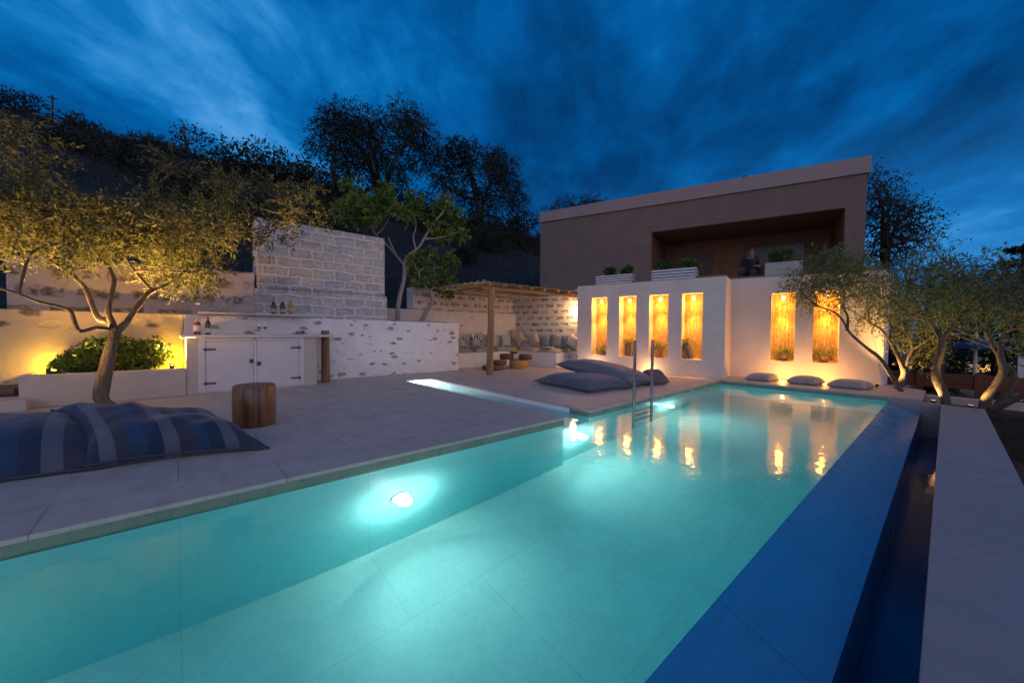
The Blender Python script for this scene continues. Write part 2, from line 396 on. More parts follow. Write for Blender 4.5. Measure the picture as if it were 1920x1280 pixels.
def hh(x, y):
    d = max(0, -10.2-x); z = .95 + .47*min(d, 30.) - .18*max(0, d-30)
    return z + .45*fb(x, y, .22)*min(1, d/4) + .16*fb(x, y, .9)*min(1, d/3)
hx = [-10.2-.0-.7*i for i in range(50)] + [-48, -56, -70, -95, -140]
hy = [-60, -40, -28] + [-22+1.2*i for i in range(62)] + [56, 62, 70, 80, 95, 120, 160]
th = NT('hill_scrub'); p = th.pos()
f = th.mapr(th.noise(p, .35, 6, .7), .42, .62); f2 = th.mapr(th.noise(p, 3.2, 7, .75), .38, .66)
m_hill = th.out(th.mix(f, th.mix(f2, (.008, .014, .016), (.015, .022, .024)), th.mix(f2, (.018, .028, .032), (.036, .05, .055))), .95, th.bump(th.noise(p, 4, 8, .75), 1., .25))
tag(sheet(hx[::-1], hy, hh).build('hillside', m_hill, smooth=True), kind='structure')

# ------------------------------------------------------------------ deck, pool, weir, trench
POOLX, WX, WZ = -3.17, -.645, -.09
LEDGE = 11.6
b = MB(); T = .028
polys = [[(-8.9, -7), (POOLX, -7), (POOLX, 3.68), (-8.9, 3.68)],
         [(-10.3, 3.68), (-7.62, 3.68), (-7.62, 4.29), (-10.3, 4.29)],
         [(-10.3, 4.29), (-3.225, 4.29), (-3.41, 9.42), (-3.41, LEDGE), (-10.3, LEDGE)],
         [(-3.41, 9.42), (-.235, 9.45), (-.235, 10.92), (-.6, 11.3), (-.6, LEDGE), (-3.41, LEDGE)]]
for q in polys: b.prism(q, -T, 0)
tag(b.build('deck', m_deck), kind='structure')
b = MB(); FL = -1.54     # basin lining: a 1 cm reveal under the slab
e = .006
b.prism([(-3.9, -7), (POOLX-e, -7), (POOLX-e, 3.68-e), (-3.9, 3.68-e)], FL-.1, -.13)
b.prism([(-4.0, 4.29+e), (-3.225-e, 4.29+e), (-3.41-e, 9.42+e), (-4.0, 9.42+e)], FL-.1, -.13)
b.prism([(-4.0, 9.42+e), (-.655, 9.445+e), (-.655, 9.9), (-4.0, 9.9)], FL-.1, -.13)
b.box(-3.9, -3.23, 3.68-e, 4.29+e, FL-.1, -.34)            # sill of the narrow channel
tag(b.build('pool_basin', m_tile), kind='structure'); b = MB()
b.box(-7.7, -3.9, 3.3, 3.68-e, -.6, -.13); b.box(-7.7, -4.0, 4.29+e, 4.7, -.6, -.13); b.box(-8., -7.62-e, 3.68-e, 4.29+e, -.6, -.13)
b.box(-7.7, -3.602, 3.3, 3.68-.003, -.13, -T); b.box(-7.7, -3.602, 4.29+.003, 4.7, -.13, -T); b.box(-8., -7.62-.003, 3.68-.003, 4.29+.003, -.13, -T)
b.box(-7.62-e, -3.9, 3.68-e, 4.29+e, -.6, -.34)
tag(b.build('channel_lining', plain('channel_plaster', (.84, .85, .83), (.76, .77, .76), 3, .5, .15, 20), ), kind='structure')
b = MB(); b.box(-3.9, WX, -7, 9.9, FL-.2, FL); tag(b.build('pool_floor', m_pfloor), kind='structure')
m_band = paving('wet_glow_band', (.15, .20, .145), (.22, .27, .20), .6, 3., .3, .003, .7, .15, 90)  # dark wet band; green of the pool glow is put into its colour
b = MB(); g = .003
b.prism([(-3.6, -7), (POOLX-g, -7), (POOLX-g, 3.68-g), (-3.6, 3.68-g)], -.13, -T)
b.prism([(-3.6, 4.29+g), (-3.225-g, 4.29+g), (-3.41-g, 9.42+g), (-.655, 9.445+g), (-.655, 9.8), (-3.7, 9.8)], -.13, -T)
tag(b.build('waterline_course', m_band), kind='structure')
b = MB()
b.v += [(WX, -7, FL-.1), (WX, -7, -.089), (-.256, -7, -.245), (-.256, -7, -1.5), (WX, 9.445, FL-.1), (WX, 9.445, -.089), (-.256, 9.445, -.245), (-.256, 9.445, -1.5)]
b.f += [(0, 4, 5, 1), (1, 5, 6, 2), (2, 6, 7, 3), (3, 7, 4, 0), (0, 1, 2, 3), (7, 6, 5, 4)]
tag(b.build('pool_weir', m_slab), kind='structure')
# ledge body under the end slab
b = MB(); b.prism([(-.655, 9.445+e), (-.235-.012, 9.46+e), (-.247, 10.9), (-.655, 10.9)], -1.5, -T)
tag(b.build('ledge_base', m_cope), kind='structure')
# pool water: a closed body, so that the water tints what lies in it
t = NT('pool_water'); p = t.pos()
mp = t.n('ShaderNodeMapping', ins={'Vector': p, 'Rotation': (0, 0, R(-20)), 'Scale': (1., 1., 1.)}).outputs[0]
wv = t.math('ADD', t.noise(mp, 2.2, 3, .5), t.math('MULTIPLY', t.noise(mp, 11., 4, .55, .3), .22))
gl = t.n('ShaderNodeBsdfRefraction', ins={'Color': (1, 1, 1, 1), 'Roughness': .02, 'IOR': 1.33, 'Normal': t.bump(wv, .035, .03)})
rf = t.n('ShaderNodeBsdfGlossy', ins={'Color': (1, 1, 1, 1), 'Roughness': .055, 'Normal': t.bump(wv, .22, .035)})
fr = t.n('ShaderNodeFresnel', ins={'IOR': 1.33, 'Normal': t.bump(wv, .10, .03)})
mx = t.n('ShaderNodeMixShader', ins={0: fr.outputs[0], 1: gl.outputs[0], 2: rf.outputs[0]})
va = t.n('ShaderNodeVolumeAbsorption', ins={'Color': (.30, .96, .955, 1), 'Density': .56})
o = t.n('ShaderNodeOutputMaterial', ins={0: mx.outputs[0], 1: va.outputs[0]}); m_water = t.m
b = MB(); k = .02
b.prism([(-3.17-k, -6.9), (WX+.004, -6.9), (WX+.004, 9.445+k), (-3.41-k, 9.44+k), (-3.225-k, 4.29+k), (-7.62-k, 4.29+k), (-7.62-k, 3.68-k), (-3.17-k, 3.68-k)], FL-.05, WZ)
tag(b.build('pool_water', m_water), kind='structure')
# overflow trench, its dark water and the stone-capped wall beside it
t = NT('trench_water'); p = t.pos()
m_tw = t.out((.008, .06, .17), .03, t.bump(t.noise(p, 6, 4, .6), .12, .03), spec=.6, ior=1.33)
b = MB(); b.box(-.256+.001, -.03-.001, -7, 9.6, -1.5, -.64)
tag(b.build('trench_water', m_tw), kind='structure')
w = thing('trench_wall', (.2, 1, -1.5), 'long low wall with a wide flat stone cap beside the overflow trench', 'wall')
b = MB(); b.box(-.03, .425, -7, 9.46, -.10, -.062); b.build('coping', m_cope, w, bevel=.006)
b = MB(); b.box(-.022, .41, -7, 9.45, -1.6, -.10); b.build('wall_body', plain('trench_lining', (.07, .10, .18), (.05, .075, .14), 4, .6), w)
w = thing('end_wall', (-.13, 9.5, -1.5), 'short pale wall closing the far end of the overflow trench', 'wall')
b = MB(); b.box(-.245, -.03, 9.462, 9.62, -1.5, -.066); b.build('wall_body', m_cope, w, bevel=.004)
w = thing('kerb_wall', (1, 10.2, -1.2), 'low beige wall behind the tree bed at the end of the pool', 'wall')
b = MB(); b.box(-.23, 3.2, 10.25, 10.45, -1.4, -.02); b.build('wall_body', m_beige, w, bevel=.01)
b = MB(); b.prism([(-.24, 9.62), (2.2, 9.62), (2.2, 10.25), (-.24, 10.25)], -1.4, -.14); b.box(-.02, 2.2, 9.47, 9.62, -1.4, -.15)
tag(b.build('planting_soil', m_soil), kind='structure')

# ------------------------------------------------------------------ pool fittings
m_lamp_w = glow('underwater_lens', (.93, 1, 1), 9.)
m_ring = plain('white_ring', (.8, .8, .8), None, 5, .4)
for y, lb in ((-1.35, 'added out-of-view underwater lamp at the near left end of the pool wall'), (1.48, 'round underwater lamp shining on the near pool wall, largest glow'), (4.03, 'round underwater lamp under the mouth of the narrow channel'), (6.65, 'round underwater lamp beyond the pool ladder, smallest glow')):  # first lamp is unseen, added to brighten the near pool wall
    x = POOLX if y < 3 else (-3.23 if y < 5 else -3.231 - (y-4.29)*.0361)
    L = thing('pool_light', (x, y, -.83), lb, 'pool light', 'lamps in the pool wall')
    b = MB(); b.tube([(x-.005, y, -.83), (x+.004, y, -.83)], .085, 20); b.build('trim_ring', m_ring, L, smooth=True)
    b = MB(); b.tube([(x+.004, y, -.83), (x+.02, y, -.83)], [.078, .070], 20); b.build('lens', m_lamp_w, L, smooth=True)
    lamp('pool_lamp', 'POINT', (x+.085, y, -.83), 24 if y > 0 else 9, (1., 1., .97), L, .06)
    lamp('pool_beam', 'SPOT', (x+.10, y, -.83), 36, (.97, 1., .97), L, .08, 112, (x+1.45, y, -1.75), 1.)
L = thing('channel_light', (-7.5, 3.98, -.25), 'white underwater lamp at the closed end of the narrow water channel', 'pool light')
b = MB(); b.tube([(-7.63, 3.98, -.22), (-7.60, 3.98, -.22)], .05, 14); b.build('lens', m_lamp_w, L)
lamp('channel_lamp', 'POINT', (-7.42, 3.98, -.19), 24, (.92, .98, 1.), L, .05)
lamp('channel_glow', 'POINT', (-7.45, 3.98, -.055), 5., (.97, .98, 1.), L, .02)
lamp('channel_glow', 'POINT', (-6.3, 3.74, -.06), 1.6, (.9, .98, 1.), L, .02)
L = thing('pool_ladder', (-3.1, 5.65, -1.), 'steel pool ladder with two tall straight rails', 'ladder')
for y in (5.20, 5.72):
    b = MB(); b.tube([(-3.10, y, -1.15), (-3.10, y, .965)], .023, 12); b.build('rail', m_steel, L, smooth=True)
for z in (-.22, -.50, -.78):
    b = MB(); b.box(-3.15, -3.06, 5.20, 5.72, z-.015, z+.015); b.build('step', m_steel, L, bevel=.004)

# ------------------------------------------------------------------ garden walls on the left
m_scatL = stone_scatter('lamp_yellow_stones', 'Y', (.70, .54, .32), (.28, .21, .13), (.22, .20, .17), 3.1, .42, .8, .34, 2.2)  # ochre of the planter lamp glow is put into this plaster colour
m_scat = stone_scatter('white_wall_stones', 'Y', (.80, .78, .78), (.50, .42, .30), (.40, .375, .34), 4.2, .76, .9, .33, 2.1)
m_upper = stone_rows('upper_wall_stones', 'Y', .62, .30, .10, (.58, .50, .455), (.22, .165, .11), (.30, .24, .17), .36, .07, .7, .35)  # warm lamplight is put into the plaster tone
m_tall = stone_rows('whitewashed_blocks', 'Y', .45, .20, .042, (.70, .68, .68), (.49, .445, .37), (.59, .54, .465), .30, .066, 1.1, .55, keep=.6)
w = thing('low_wall', (-8.95, 2, 0), 'low whitewashed wall with scattered bare stones behind the bar and planter', 'wall')
b = MB(); b.prism([(-8.75, -7), (-8.75, .1), (-9.2, .1), (-9.2, -7)], 0, [1.36, 1.335, 1.335, 1.36]); b.build('planter_side', m_scatL, w, bevel=.02)
b = MB(); b.prism([(-8.75, .1), (-8.75, 5.77), (-9.76, 5.77), (-9.76, 3.97), (-9.2, 3.97), (-9.2, .1)], 0, [1.335, 1.285, 1.285, 1.285, 1.30, 1.335]); b.build('bar_side', m_scat, w, bevel=.02)
b = MB(); b.box(-9.74, -9.0, 4.02, 5.6, 1.28, 1.31); tag(b.build('planting_bed', m_soil), kind='structure')
w = thing('upper_wall', (-9.4, 0, 0), 'stone wall with low flat top set back above the yellow lit wall', 'wall')
b = MB(); b.prism([(-9.2, -1.88), (-9.2, 1.20), (-9.6, 1.20), (-9.6, -1.88)], 0, [2.16, 2.215, 2.215, 2.16]); b.build('masonry', m_upper, w, bevel=.02)
w = thing('tall_wall', (-9.5, 2.5, 0), 'tall whitewashed block wall standing behind the bar', 'wall')
b = MB(); b.prism([(-9.2, 1.235), (-9.2, 3.90), (-9.75, 3.90), (-9.75, 1.235)], 1.92, 3.34); b.build('upper_masonry', m_tall, w, bevel=.035)
b = MB(); b.prism([(-9.185, 1.19), (-9.185, 3.96), (-9.8, 3.96), (-9.8, 1.19)], 0, 1.92); b.build('base_masonry', m_tall, w, bevel=.05)
# left planter with its step
w = thing('planter_wall', (-8.4, -.7, 0), 'long low beige planter wall in front of the yellow lit stone wall', 'planter')
b = MB(); b.box(-8.19, -8.10, -1.58, .112, 0, .445); b.box(-8.75, -8.19, -1.58, -1.49, 0, .445); b.build('wall_body', m_beige, w, bevel=.012)
b = MB(); b.box(-8.75, -8.19, -1.49, .112, 0, .40); b.build('soil', m_soil, w)
w = thing('step_block', (-8.1, -2, 0), 'low plastered step at the left end of the planter', 'step')
b = MB(); b.box(-8.75, -7.86, -4, -1.47, 0, .145); b.build('block', m_beige, w, bevel=.012)
m_bark_log = wood('weathered_log', (.16, .11, .08), (.06, .045, .035), 'Y', 9, .8)
for q, (x, z, lb) in enumerate(((-8.42, .205, 'short dark log lying on the low step, front one'), (-8.56, .22, 'short dark log lying on the low step, against the wall'))):
    tag(MB().tube([(x, -1.9-.3*q, z), (x+.02, -1.66+.02*q, z)], .06+.015*q, 12, .15).build('log', m_bark_log, loc=(x, -1.8, z), smooth=True), lb, 'log', 'logs on the step')

# ------------------------------------------------------------------ sofa corner walls
D12 = np.array([math.cos(R(12)), math.sin(R(12)), 0]); N12 = np.array([-D12[1], D12[0], 0]); ZU = np.array([0, 0, 1.])
def fr(A, d, n): 
    A = np.array(A, float)
    return lambda s, tt, z: A + d*s + n*tt + ZU*z
m_row = stone_rows('sofa_wall_stones', 'Y', .40, .22, .075, (.64, .58, .54), (.17, .14, .11), (.24, .20, .16), .38, .035, .7, .25)
m_rowx = stone_rows('sofa_end_wall_stones', 'X', .36, .20, .066, (.66, .63, .60), (.22, .20, .175), (.30, .27, .24), .36, .03, .7, .35)
w = thing('sofa_back_wall', (-10, 7, 0), 'plastered back wall with a stone ledge and rows of small stones, left of the sofa corner', 'wall')
b = MB(); b.prism([(-9.90, 5.0), (-9.90, 9.3), (-10.3, 9.3), (-10.3, 5.0)], 1.66, [2.30, 2.36, 2.36, 2.30]); b.build('upper_masonry', m_row, w, bevel=.02)
b = MB(); b.box(-10.3, -9.77, 4.0, 9.35, 0, 1.66); b.build('ledge_masonry', stone_scatter('pink_wall_stones', 'Y', (.70, .63, .58), (.3, .2, .12), (.2, .17, .14), 2.6, .16, .6, .2, 2.4), w, bevel=.02)
F = fr((-8.5, 9.02, 0), D12, N12)
w = thing('sofa_end_wall', (-8.5, 9.2, 0), 'white wall with four rows of small grey stones at the right end of the sofa', 'wall')
b = MB(); b.prism([F(-1.6, 0, 0)[:2], F(1.5, 0, 0)[:2], F(1.5, .4, 0)[:2], F(-1.6, .4, 0)[:2]], 0, 2.24); b.build('masonry', m_rowx, w, bevel=.02)
# built-in bench
w = thing('built_in_bench', (-8.9, 8, 0), 'white built-in corner bench carrying the sofa cushions', 'bench')
G = fr((-8.42, 8.30, 0), D12, N12)
b = MB(); b.prism([(-9.77, 5.77), (-9.2, 5.77), (-9.2, G(-.80, 0, 0)[1]), tuple(G(-.8, 0, 0)[:2]), tuple(G(.80, 0, 0)[:2]), tuple(G(.80, .72, 0)[:2]), tuple(G(-1.35, .72, 0)[:2])], 0, .43)
b.build('base', m_white, w, bevel=.015)

# ------------------------------------------------------------------ walls with lit niches
m_reed = NT('reed'); _g = m_reed.n('ShaderNodeNewGeometry'); _p = m_reed.coord('Object', (1, 1, .35))
m_reed = m_reed.out(m_reed.mix(m_reed.mapr(m_reed.noise(_p, 26, 5, .7), .38, .66), m_reed.ramp(_g.outputs['Random Per Island'], [(0, (.46, .30, .12)), (.5, (.62, .44, .18)), (1, (.74, .56, .26))]), (.30, .17, .06)), .6)
m_bulb = glow('warm_bulb', (1, .66, .30), 3.)
m_glass = glassm('clear_glass')
NICHE = []
def niche_wall(name, label, A, ang, niches, s0, z0, z1, H, thick, lampW):
    d = np.array([math.cos(R(ang)), math.sin(R(ang)), 0]); n = np.array([-d[1], d[0], 0]); F = fr((A[0], A[1], 0), d, n)
    root = thing(name, (A[0], A[1], 0), label, 'wall'); D = .34
    def slab(b, a, c, t0, t1, zl, zh): b.prism([F(a, t0, 0)[:2], F(c, t0, 0)[:2], F(c, t1, 0)[:2], F(a, t1, 0)[:2]], zl, zh)
    b = MB(); edges = [s0] + [x for q in niches for x in q] + [0]
    for i in range(0, len(edges), 2): slab(b, edges[i], edges[i+1], 0, D, 0, H)
    for a, c in niches: slab(b, a, c, 0, D, 0, z0); slab(b, a, c, 0, D, z1, H)
    slab(b, s0, 0, D, thick, 0, H)
    b.build('wall_body', m_wall, root)
    b = MB(); slab(b, s0+.02, -.02, .03, .22, H, H+.05); b.build('timber_cap', wood('cap_timber_'+name, (.20, .15, .08), (.11, .08, .045), 'X', 14), root, bevel=.006)
    for a, c in niches:
        b = MB(); k = int((c-a)/.019)
        for i in range(k):
            s = a + (i+.5)*(c-a)/k; j = random.uniform(-.003, .003)
            zm = z0 + random.uniform(.4, 1.2)
            b.tube([F(s+j, D-.011, z0+.002), F(s+random.uniform(-.003, .003), D-.011, zm), F(s-j, D-.012, z1-.002)], random.uniform(.0085, .0115), 6, caps=False)
        b.build('reed_panel', m_reed, root, smooth=True)
        m = (a+c)/2
        NICHE.append((F, a, c, z0, z1, D, root))
        L = F(m, .15, z1-.01)
        b = MB(); b.tube([L, L-ZU*.05], .028, 12); lm = b.build('niche_lamp', m_white, root, smooth=True)
        b = MB(); b.lathe([(.030, 0), (.042, -.02), (.042, -.09), (.028, -.11)], L-ZU*.045, 14); b.build('shade', m_bulb, lm, smooth=True)
        lamp('niche_bulb', 'POINT', L-ZU*.26-n*.05, 15., (1., .435, .06), root, .05)
        lamp('niche_beam', 'SPOT', L-ZU*.19-n*.05, lampW*9., (1., .435, .06), root, .05, 56, L-ZU*1.30+n*.13, .9)
    return root, F
S1 = [(-3.352, -2.894), (-2.544, -2.084), (-1.743, -1.276), (-.949, -.485)]
W1, F1 = niche_wall('niche_wall', 'plastered wall with four tall lit niches behind the pool ladder', (-3.40, 9.58), 12, S1, -3.80, .425, 2.04, 2.395, 1.2, 26.)
S2 = [(-1.981, -1.521), (-1.181, -.724)]
W2, F2 = niche_wall('niche_wall', 'plastered wall with two lit niches behind the three bench cushions', (-.87, 11.22), 13, S2, -2.95, .42, 2.04, 2.44, .8, 26.)
# battered end of the second wall
b = MB(); P = [F2(.001, 0, 0), F2(.001, .001, 2.44), F2(.03, .8, 0), F2(.03, .8, 2.44)]
q0, q1 = F2(.0, 0, 0), F2(-.40, -.012, 2.44); r0, r1 = F2(.16, .55, 0), F2(.16, .55, 2.44)
b.v += [tuple(F2(-.42, -.012, 0)), tuple(F2(.0, -.012, 0)), tuple(F2(-.41, -.012, 2.445)), tuple(F2(-.42, -.012, 2.445)), tuple(r0), tuple(r1), tuple(F2(-.42, .55, 2.445))]
b.f += [(0, 1, 2, 3), (1, 4, 5, 2), (3, 2, 5, 6), (0, 4, 1)]
# (the end pier stands 12 mm proud of the wall)
b.build('end_pier', m_wall, W2)

# terrace floor above the niche walls
b = MB(); b.prism([F1(-3.78, .3, 0)[:2], F1(-.02, .3, 0)[:2], F1(-.02, 1.1, 0)[:2], F2(-2.6, .3, 0)[:2], F2(-.02, .3, 0)[:2], (-.9, 16.2), (-11.5, 13.4), (-11.2, 11.0)], 2.15, 2.385)
tag(b.build('terrace', m_beige), kind='structure')

# ------------------------------------------------------------------ upper house
D16 = np.array([math.cos(R(16)), math.sin(R(16)), 0]); N16 = np.array([-D16[1], D16[0], 0]); U = fr((-1.632, 15.0, 0), D16, N16)
H = thing('upper_house', (-6, 14, 0), 'flat roofed plastered house with a long dark loggia above the pool', 'house')
def ub(b, s0, s1, t0, t1, za, zb): 
    P = [U(s0, t0, 0)[:2], U(s1, t0, 0)[:2], U(s1, t1, 0)[:2], U(s0, t1, 0)[:2]]
    f = lambda z: z if isinstance(z, (int, float)) else None
    b.prism(P, za, zb if isinstance(zb, list) else zb)
RZ = lambda s: 5.70 + (.115)*(-s/10.65)
b = MB(); s_l, s_a, s_b = -10.66, -5.965, -.46
ub(b, s_l, s_a, 0, 6, .5, [RZ(s_l), RZ(s_a), RZ(s_a), RZ(s_l)])
ub(b, s_a, s_b, 0, 2.6, 4.80, [RZ(s_a), RZ(s_b), RZ(s_b), RZ(s_a)])
ub(b, s_b, 0, 0, 6, .5, [RZ(s_b), RZ(0), RZ(0), RZ(s_b)])
ub(b, s_a, s_b, 2.6, 6, .5, [RZ(s_a), RZ(s_b), RZ(s_b), RZ(s_a)])
b.build('wall', m_house, H)
b = MB(); ub(b, s_l-.02, .07, -.07, 6.1, [RZ(s_l), RZ(0), RZ(0), RZ(s_l)], [6.25, 6.18, 6.18, 6.25]); b.build('roof', plain('fascia_plaster', (.33, .27, .25), (.295, .24, .225), 2, .85, .2, 16), H, bevel=.01)
m_lin = wood('loggia_lining', (.24, .115, .058), (.15, .07, .036), 'X', 6, .7)
b = MB(); ub(b, s_a+.012, s_b-.012, 2.575, 2.598, 2.39, 4.787); ub(b, s_a+.012, s_b-.012, .02, 2.598, 4.788, 4.798); ub(b, s_a+.001, s_a+.011, .02, 2.598, 2.39, 4.787); ub(b, s_b-.011, s_b-.001, .02, 2.598, 2.39, 4.787); b.build('lining', m_lin, H)
b = MB(); ub(b, -4.9, -4.15, 2.53, 2.573, 2.39, 4.35); dr = b.build('door', plain('loggia_door', (.10, .05, .035), None, 4, .5), H)
for s in (-4.52,):
    b = MB(); b.sphere(U(s+.30, 2.53, 3.4), .03); b.build('handle', m_brass, dr, smooth=True)
b = MB(); ub(b, -3.0, -1.2, 2.55, 2.573, 3.2, 4.4); wn = b.build('window', plain('loggia_glass', (.03, .018, .012), None, 4, .1), H)
b = MB(); ub(b, -3.03, -1.16, 2.53, 2.549, 4.401, 4.45); ub(b, -3.03, -2.98, 2.53, 2.549, 3.15, 4.40); ub(b, -2.12, -2.07, 2.53, 2.549, 3.15, 4.40); ub(b, -1.21, -1.16, 2.53, 2.549, 3.15, 4.40)
b.build('frame', plain('loggia_frame', (.12, .06, .04), None, 4, .5), wn)
b = MB(); b.lathe([(.05, 0), (.06, -.03), (.03, -.06)], U(-2.95, 1.2, 4.80), 10); b.build('ceiling_spot', m_dark, H, smooth=True)
b = MB(); ub(b, -7.2, -6.2, .5, 1.4, 6.215, 6.30); b.build('roof_hatch', m_dark, H)
b = MB(); b.sphere(U(-3.05, .3, 6.30), .09, sq=(1, 1, .8)); b.tube([U(-3.05, .3, 6.19), U(-3.05, .3, 6.30)], .02); b.build('roof_vent', m_dark, H, smooth=True)
# ------------------------------------------------------------------ trees
m_bark = NT('olive_bark'); _v = m_bark.coord('Object', (1, 1, .35)); _f = m_bark.mapr(m_bark.noise(_v, 13, 7, .7, .5), .35, .65)
m_bark = m_bark.out(m_bark.mix(_f, (.11, .085, .06), (.25, .20, .15)), .9, m_bark.bump(m_bark.math('ADD', _f, m_bark.noise(_v, 40, 5, .6)), .9, .02), spec=.2)
m_bark3 = plain('dark_olive_bark', (.15, .115, .085), (.075, .058, .045), 14, .9, .9, 30, .02)
m_bark2 = plain('grey_bark', (.34, .31, .29), (.22, .20, .19), 9, .85, .5, 30, .01)
m_dbark = plain('dark_bark', (.06, .05, .04), (.035, .03, .025), 6, .9, .6, 20, .02)
m_olive = leafmat('olive_leaf', (.06, .072, .024), (.115, .13, .048), (.21, .215, .10), .85, .35)
m_olive2 = leafmat('grey_olive_leaf', (.05, .085, .038), (.10, .155, .07), (.19, .25, .13), .85, .3)
m_fig = leafmat('fig_leaf', (.085, .15, .025), (.145, .23, .04), (.24, .32, .075), .5, .35)
m_bush = leafmat('pittosporum_leaf', (.09, .15, .03), (.15, .23, .045), (.24, .32, .08), .5, .4)
m_pot_leaf = leafmat('potted_leaf', (.12, .15, .05), (.24, .26, .09), (.42, .40, .16), .5, .3)
m_green = leafmat('box_leaf', (.04, .09, .03), (.07, .14, .045), (.12, .19, .06), .5, .25)
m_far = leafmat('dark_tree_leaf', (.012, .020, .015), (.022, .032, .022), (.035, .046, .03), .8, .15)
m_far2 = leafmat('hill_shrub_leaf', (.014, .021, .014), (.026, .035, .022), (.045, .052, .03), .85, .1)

def foliage(mb, clumps, per, k, L, Wd, twig=.24, droop=.25, flat=.75, seed=1):
    g = np.random.default_rng(seed)
    for c, r in clumps:
        n = max(3, int(per*(g.uniform(.7, 1.3))))
        dv = g.normal(size=(n, 3)); dv /= np.linalg.norm(dv, axis=1, keepdims=True)
        rad = r*np.cbrt(g.uniform(.05, 1, size=(n, 1))); o = np.array(c) + dv*rad*np.array([1, 1, flat])
        td = dv + g.normal(size=(n, 3))*.55; td[:, 2] -= droop*.5; td /= np.linalg.norm(td, axis=1, keepdims=True)
        for j in range(k):
            f = (j+.5)/k; pos = o + td*twig*f*g.uniform(.7, 1.2, size=(n, 1)); pos[:, 2] -= droop*twig*f*f
            ld = td*.7 + g.normal(size=(n, 3))*.6; ld[:, 2] -= droop*.4
            nr = g.normal(size=(n, 3)) + np.array([0, 0, .8])
            LL = L*g.uniform(.6, 1.25, size=n)
            mb.leaves(pos, ld, nr, LL, LL*Wd*g.uniform(.8, 1.2, size=n))
    return mb
def limb(mb, pts, r0, r1, sides=8, sub=3, wob=.42, jit=.0):
    """smooth tapered limb through 3-D points"""
    P = [np.array(p, float) for p in pts]; out = []
    for i in range(len(P)-1):
        a, b_, c, d = P[max(i-1, 0)], P[i], P[i+1], P[min(i+2, len(P)-1)]
        for q in range(sub):
            u = q/sub
            out.append(.5*((2*b_) + (c-a)*u + (2*a-5*b_+4*c-d)*u*u + (3*b_-a-3*c+d)*u**3))
    out.append(P[-1]); n = len(out)
    mb.tube(out, [r0+(r1-r0)*(i/(n-1)) for i in range(n)], sides, wob); return out
def tree(name, label, base, limbs, clumps, mbark, mleaf, per, k, L, Wd, twig, droop, seed, group=None, cat='tree', minor=.007, flat=.75, sides=8):
    T = thing(name, base, label, cat, group); b = MB(); path = []
    for pts, r0, r1 in limbs: path += [(p, max(r1, .5*(r0+r1)*.5)) for p in limb(b, pts, r0, r1, sides)]
    PP = np.array([p for p, r in path])
    g = np.random.default_rng(seed+5)
    for c, r in clumps:
        c = np.array(c); dd = np.linalg.norm(PP - c, axis=1) + .6*np.maximum(0, PP[:, 2]-c[2]); i = int(dd.argmin()); q = PP[i]
        if np.linalg.norm(q-c) < .08: continue
        mid = (q+c)/2 + g.normal(size=3)*.12*np.linalg.norm(q-c); 
        limb(b, [q, mid, c, c + (c-mid)*.35 + g.normal(size=3)*r*.2], minor*2.2, minor*.6, 5, 3, .2)
        for _ in range(3):
            e = c + g.normal(size=3)*r*.55; limb(b, [mid*.4+c*.6, (c+e)/2+g.normal(size=3)*r*.12, e], minor, minor*.4, 4, 2, .1)
    b.build('trunk', mbark, T, smooth=True, angle=80)
    foliage(MB(), [], 0, 0, 0, 0)
    lb = foliage(MB(), clumps, per, k, L, Wd, twig, droop, flat, seed); lb.build('crown', mleaf, T, smooth=False)
    return T
rr = random.Random(5)
# big olive at the left: limbs read off the photograph on the plane of the trunk, each with a depth of its own
def PX(x, y, X): return onX(x, y, X)
X0 = -7.45
lims = [([(X0, -.64, -.02), PX(190, 745, X0), PX(200, 690, X0), PX(212, 640, X0), PX(217, 615, X0)], 0.0782, 0.0612),
        ([PX(217, 618, X0), PX(203, 602, X0-.05), PX(185, 597, X0-.15), PX(172, 570, X0-.2), PX(160, 540, X0-.3), PX(140, 520, X0-.4), PX(105, 495, X0-.5), PX(60, 470, X0-.6), PX(10, 430, X0-.7)], 0.0422, 0.0130),
        ([PX(215, 618, X0), PX(206, 595, X0+.1), PX(203, 578, X0+.15), PX(210, 550, X0+.1), PX(214, 525, X0), PX(203, 500, X0+.05), PX(200, 470, X0), PX(215, 420, X0+.1), PX(205, 370, X0+.2)], 0.0394, 0.0115),
        ([PX(221, 620, X0), PX(240, 600, X0), PX(258, 572, X0-.1), PX(280, 548, X0-.2), PX(305, 538, X0-.25), PX(335, 520, X0-.35), PX(370, 480, X0-.5), PX(410, 430, X0-.6), PX(440, 385, X0-.7)], 0.0449, 0.0101),
        ([PX(205, 617, X0), PX(180, 614, X0+.25), PX(150, 621, X0+.5), PX(138, 600, X0+.55), PX(128, 580, X0+.6), PX(70, 565, X0+.7), PX(35, 550, X0+.8), PX(-20, 535, X0+.9)], 0.0238, 0.0101),
        ([PX(286, 545, X0-.2), PX(262, 520, X0-.1), PX(240, 490, X0), PX(232, 455, X0+.1), PX(250, 400, X0+.1), PX(290, 350, X0)], 0.0204, 0.0072),
        ([PX(203, 500, X0), PX(150, 440, X0+.3), PX(100, 380, X0+.5), PX(60, 320, X0+.6)], 0.0177, 0.0072),
        ([PX(335, 520, X0-.3), PX(400, 470, X0-.1), PX(450, 420, X0), PX(500, 380, X0+.1)], 0.0163, 0.0065),
        ([PX(215, 420, X0), PX(300, 340, X0-.1), PX(340, 320, X0-.3)], 0.0122, 0.0058)]
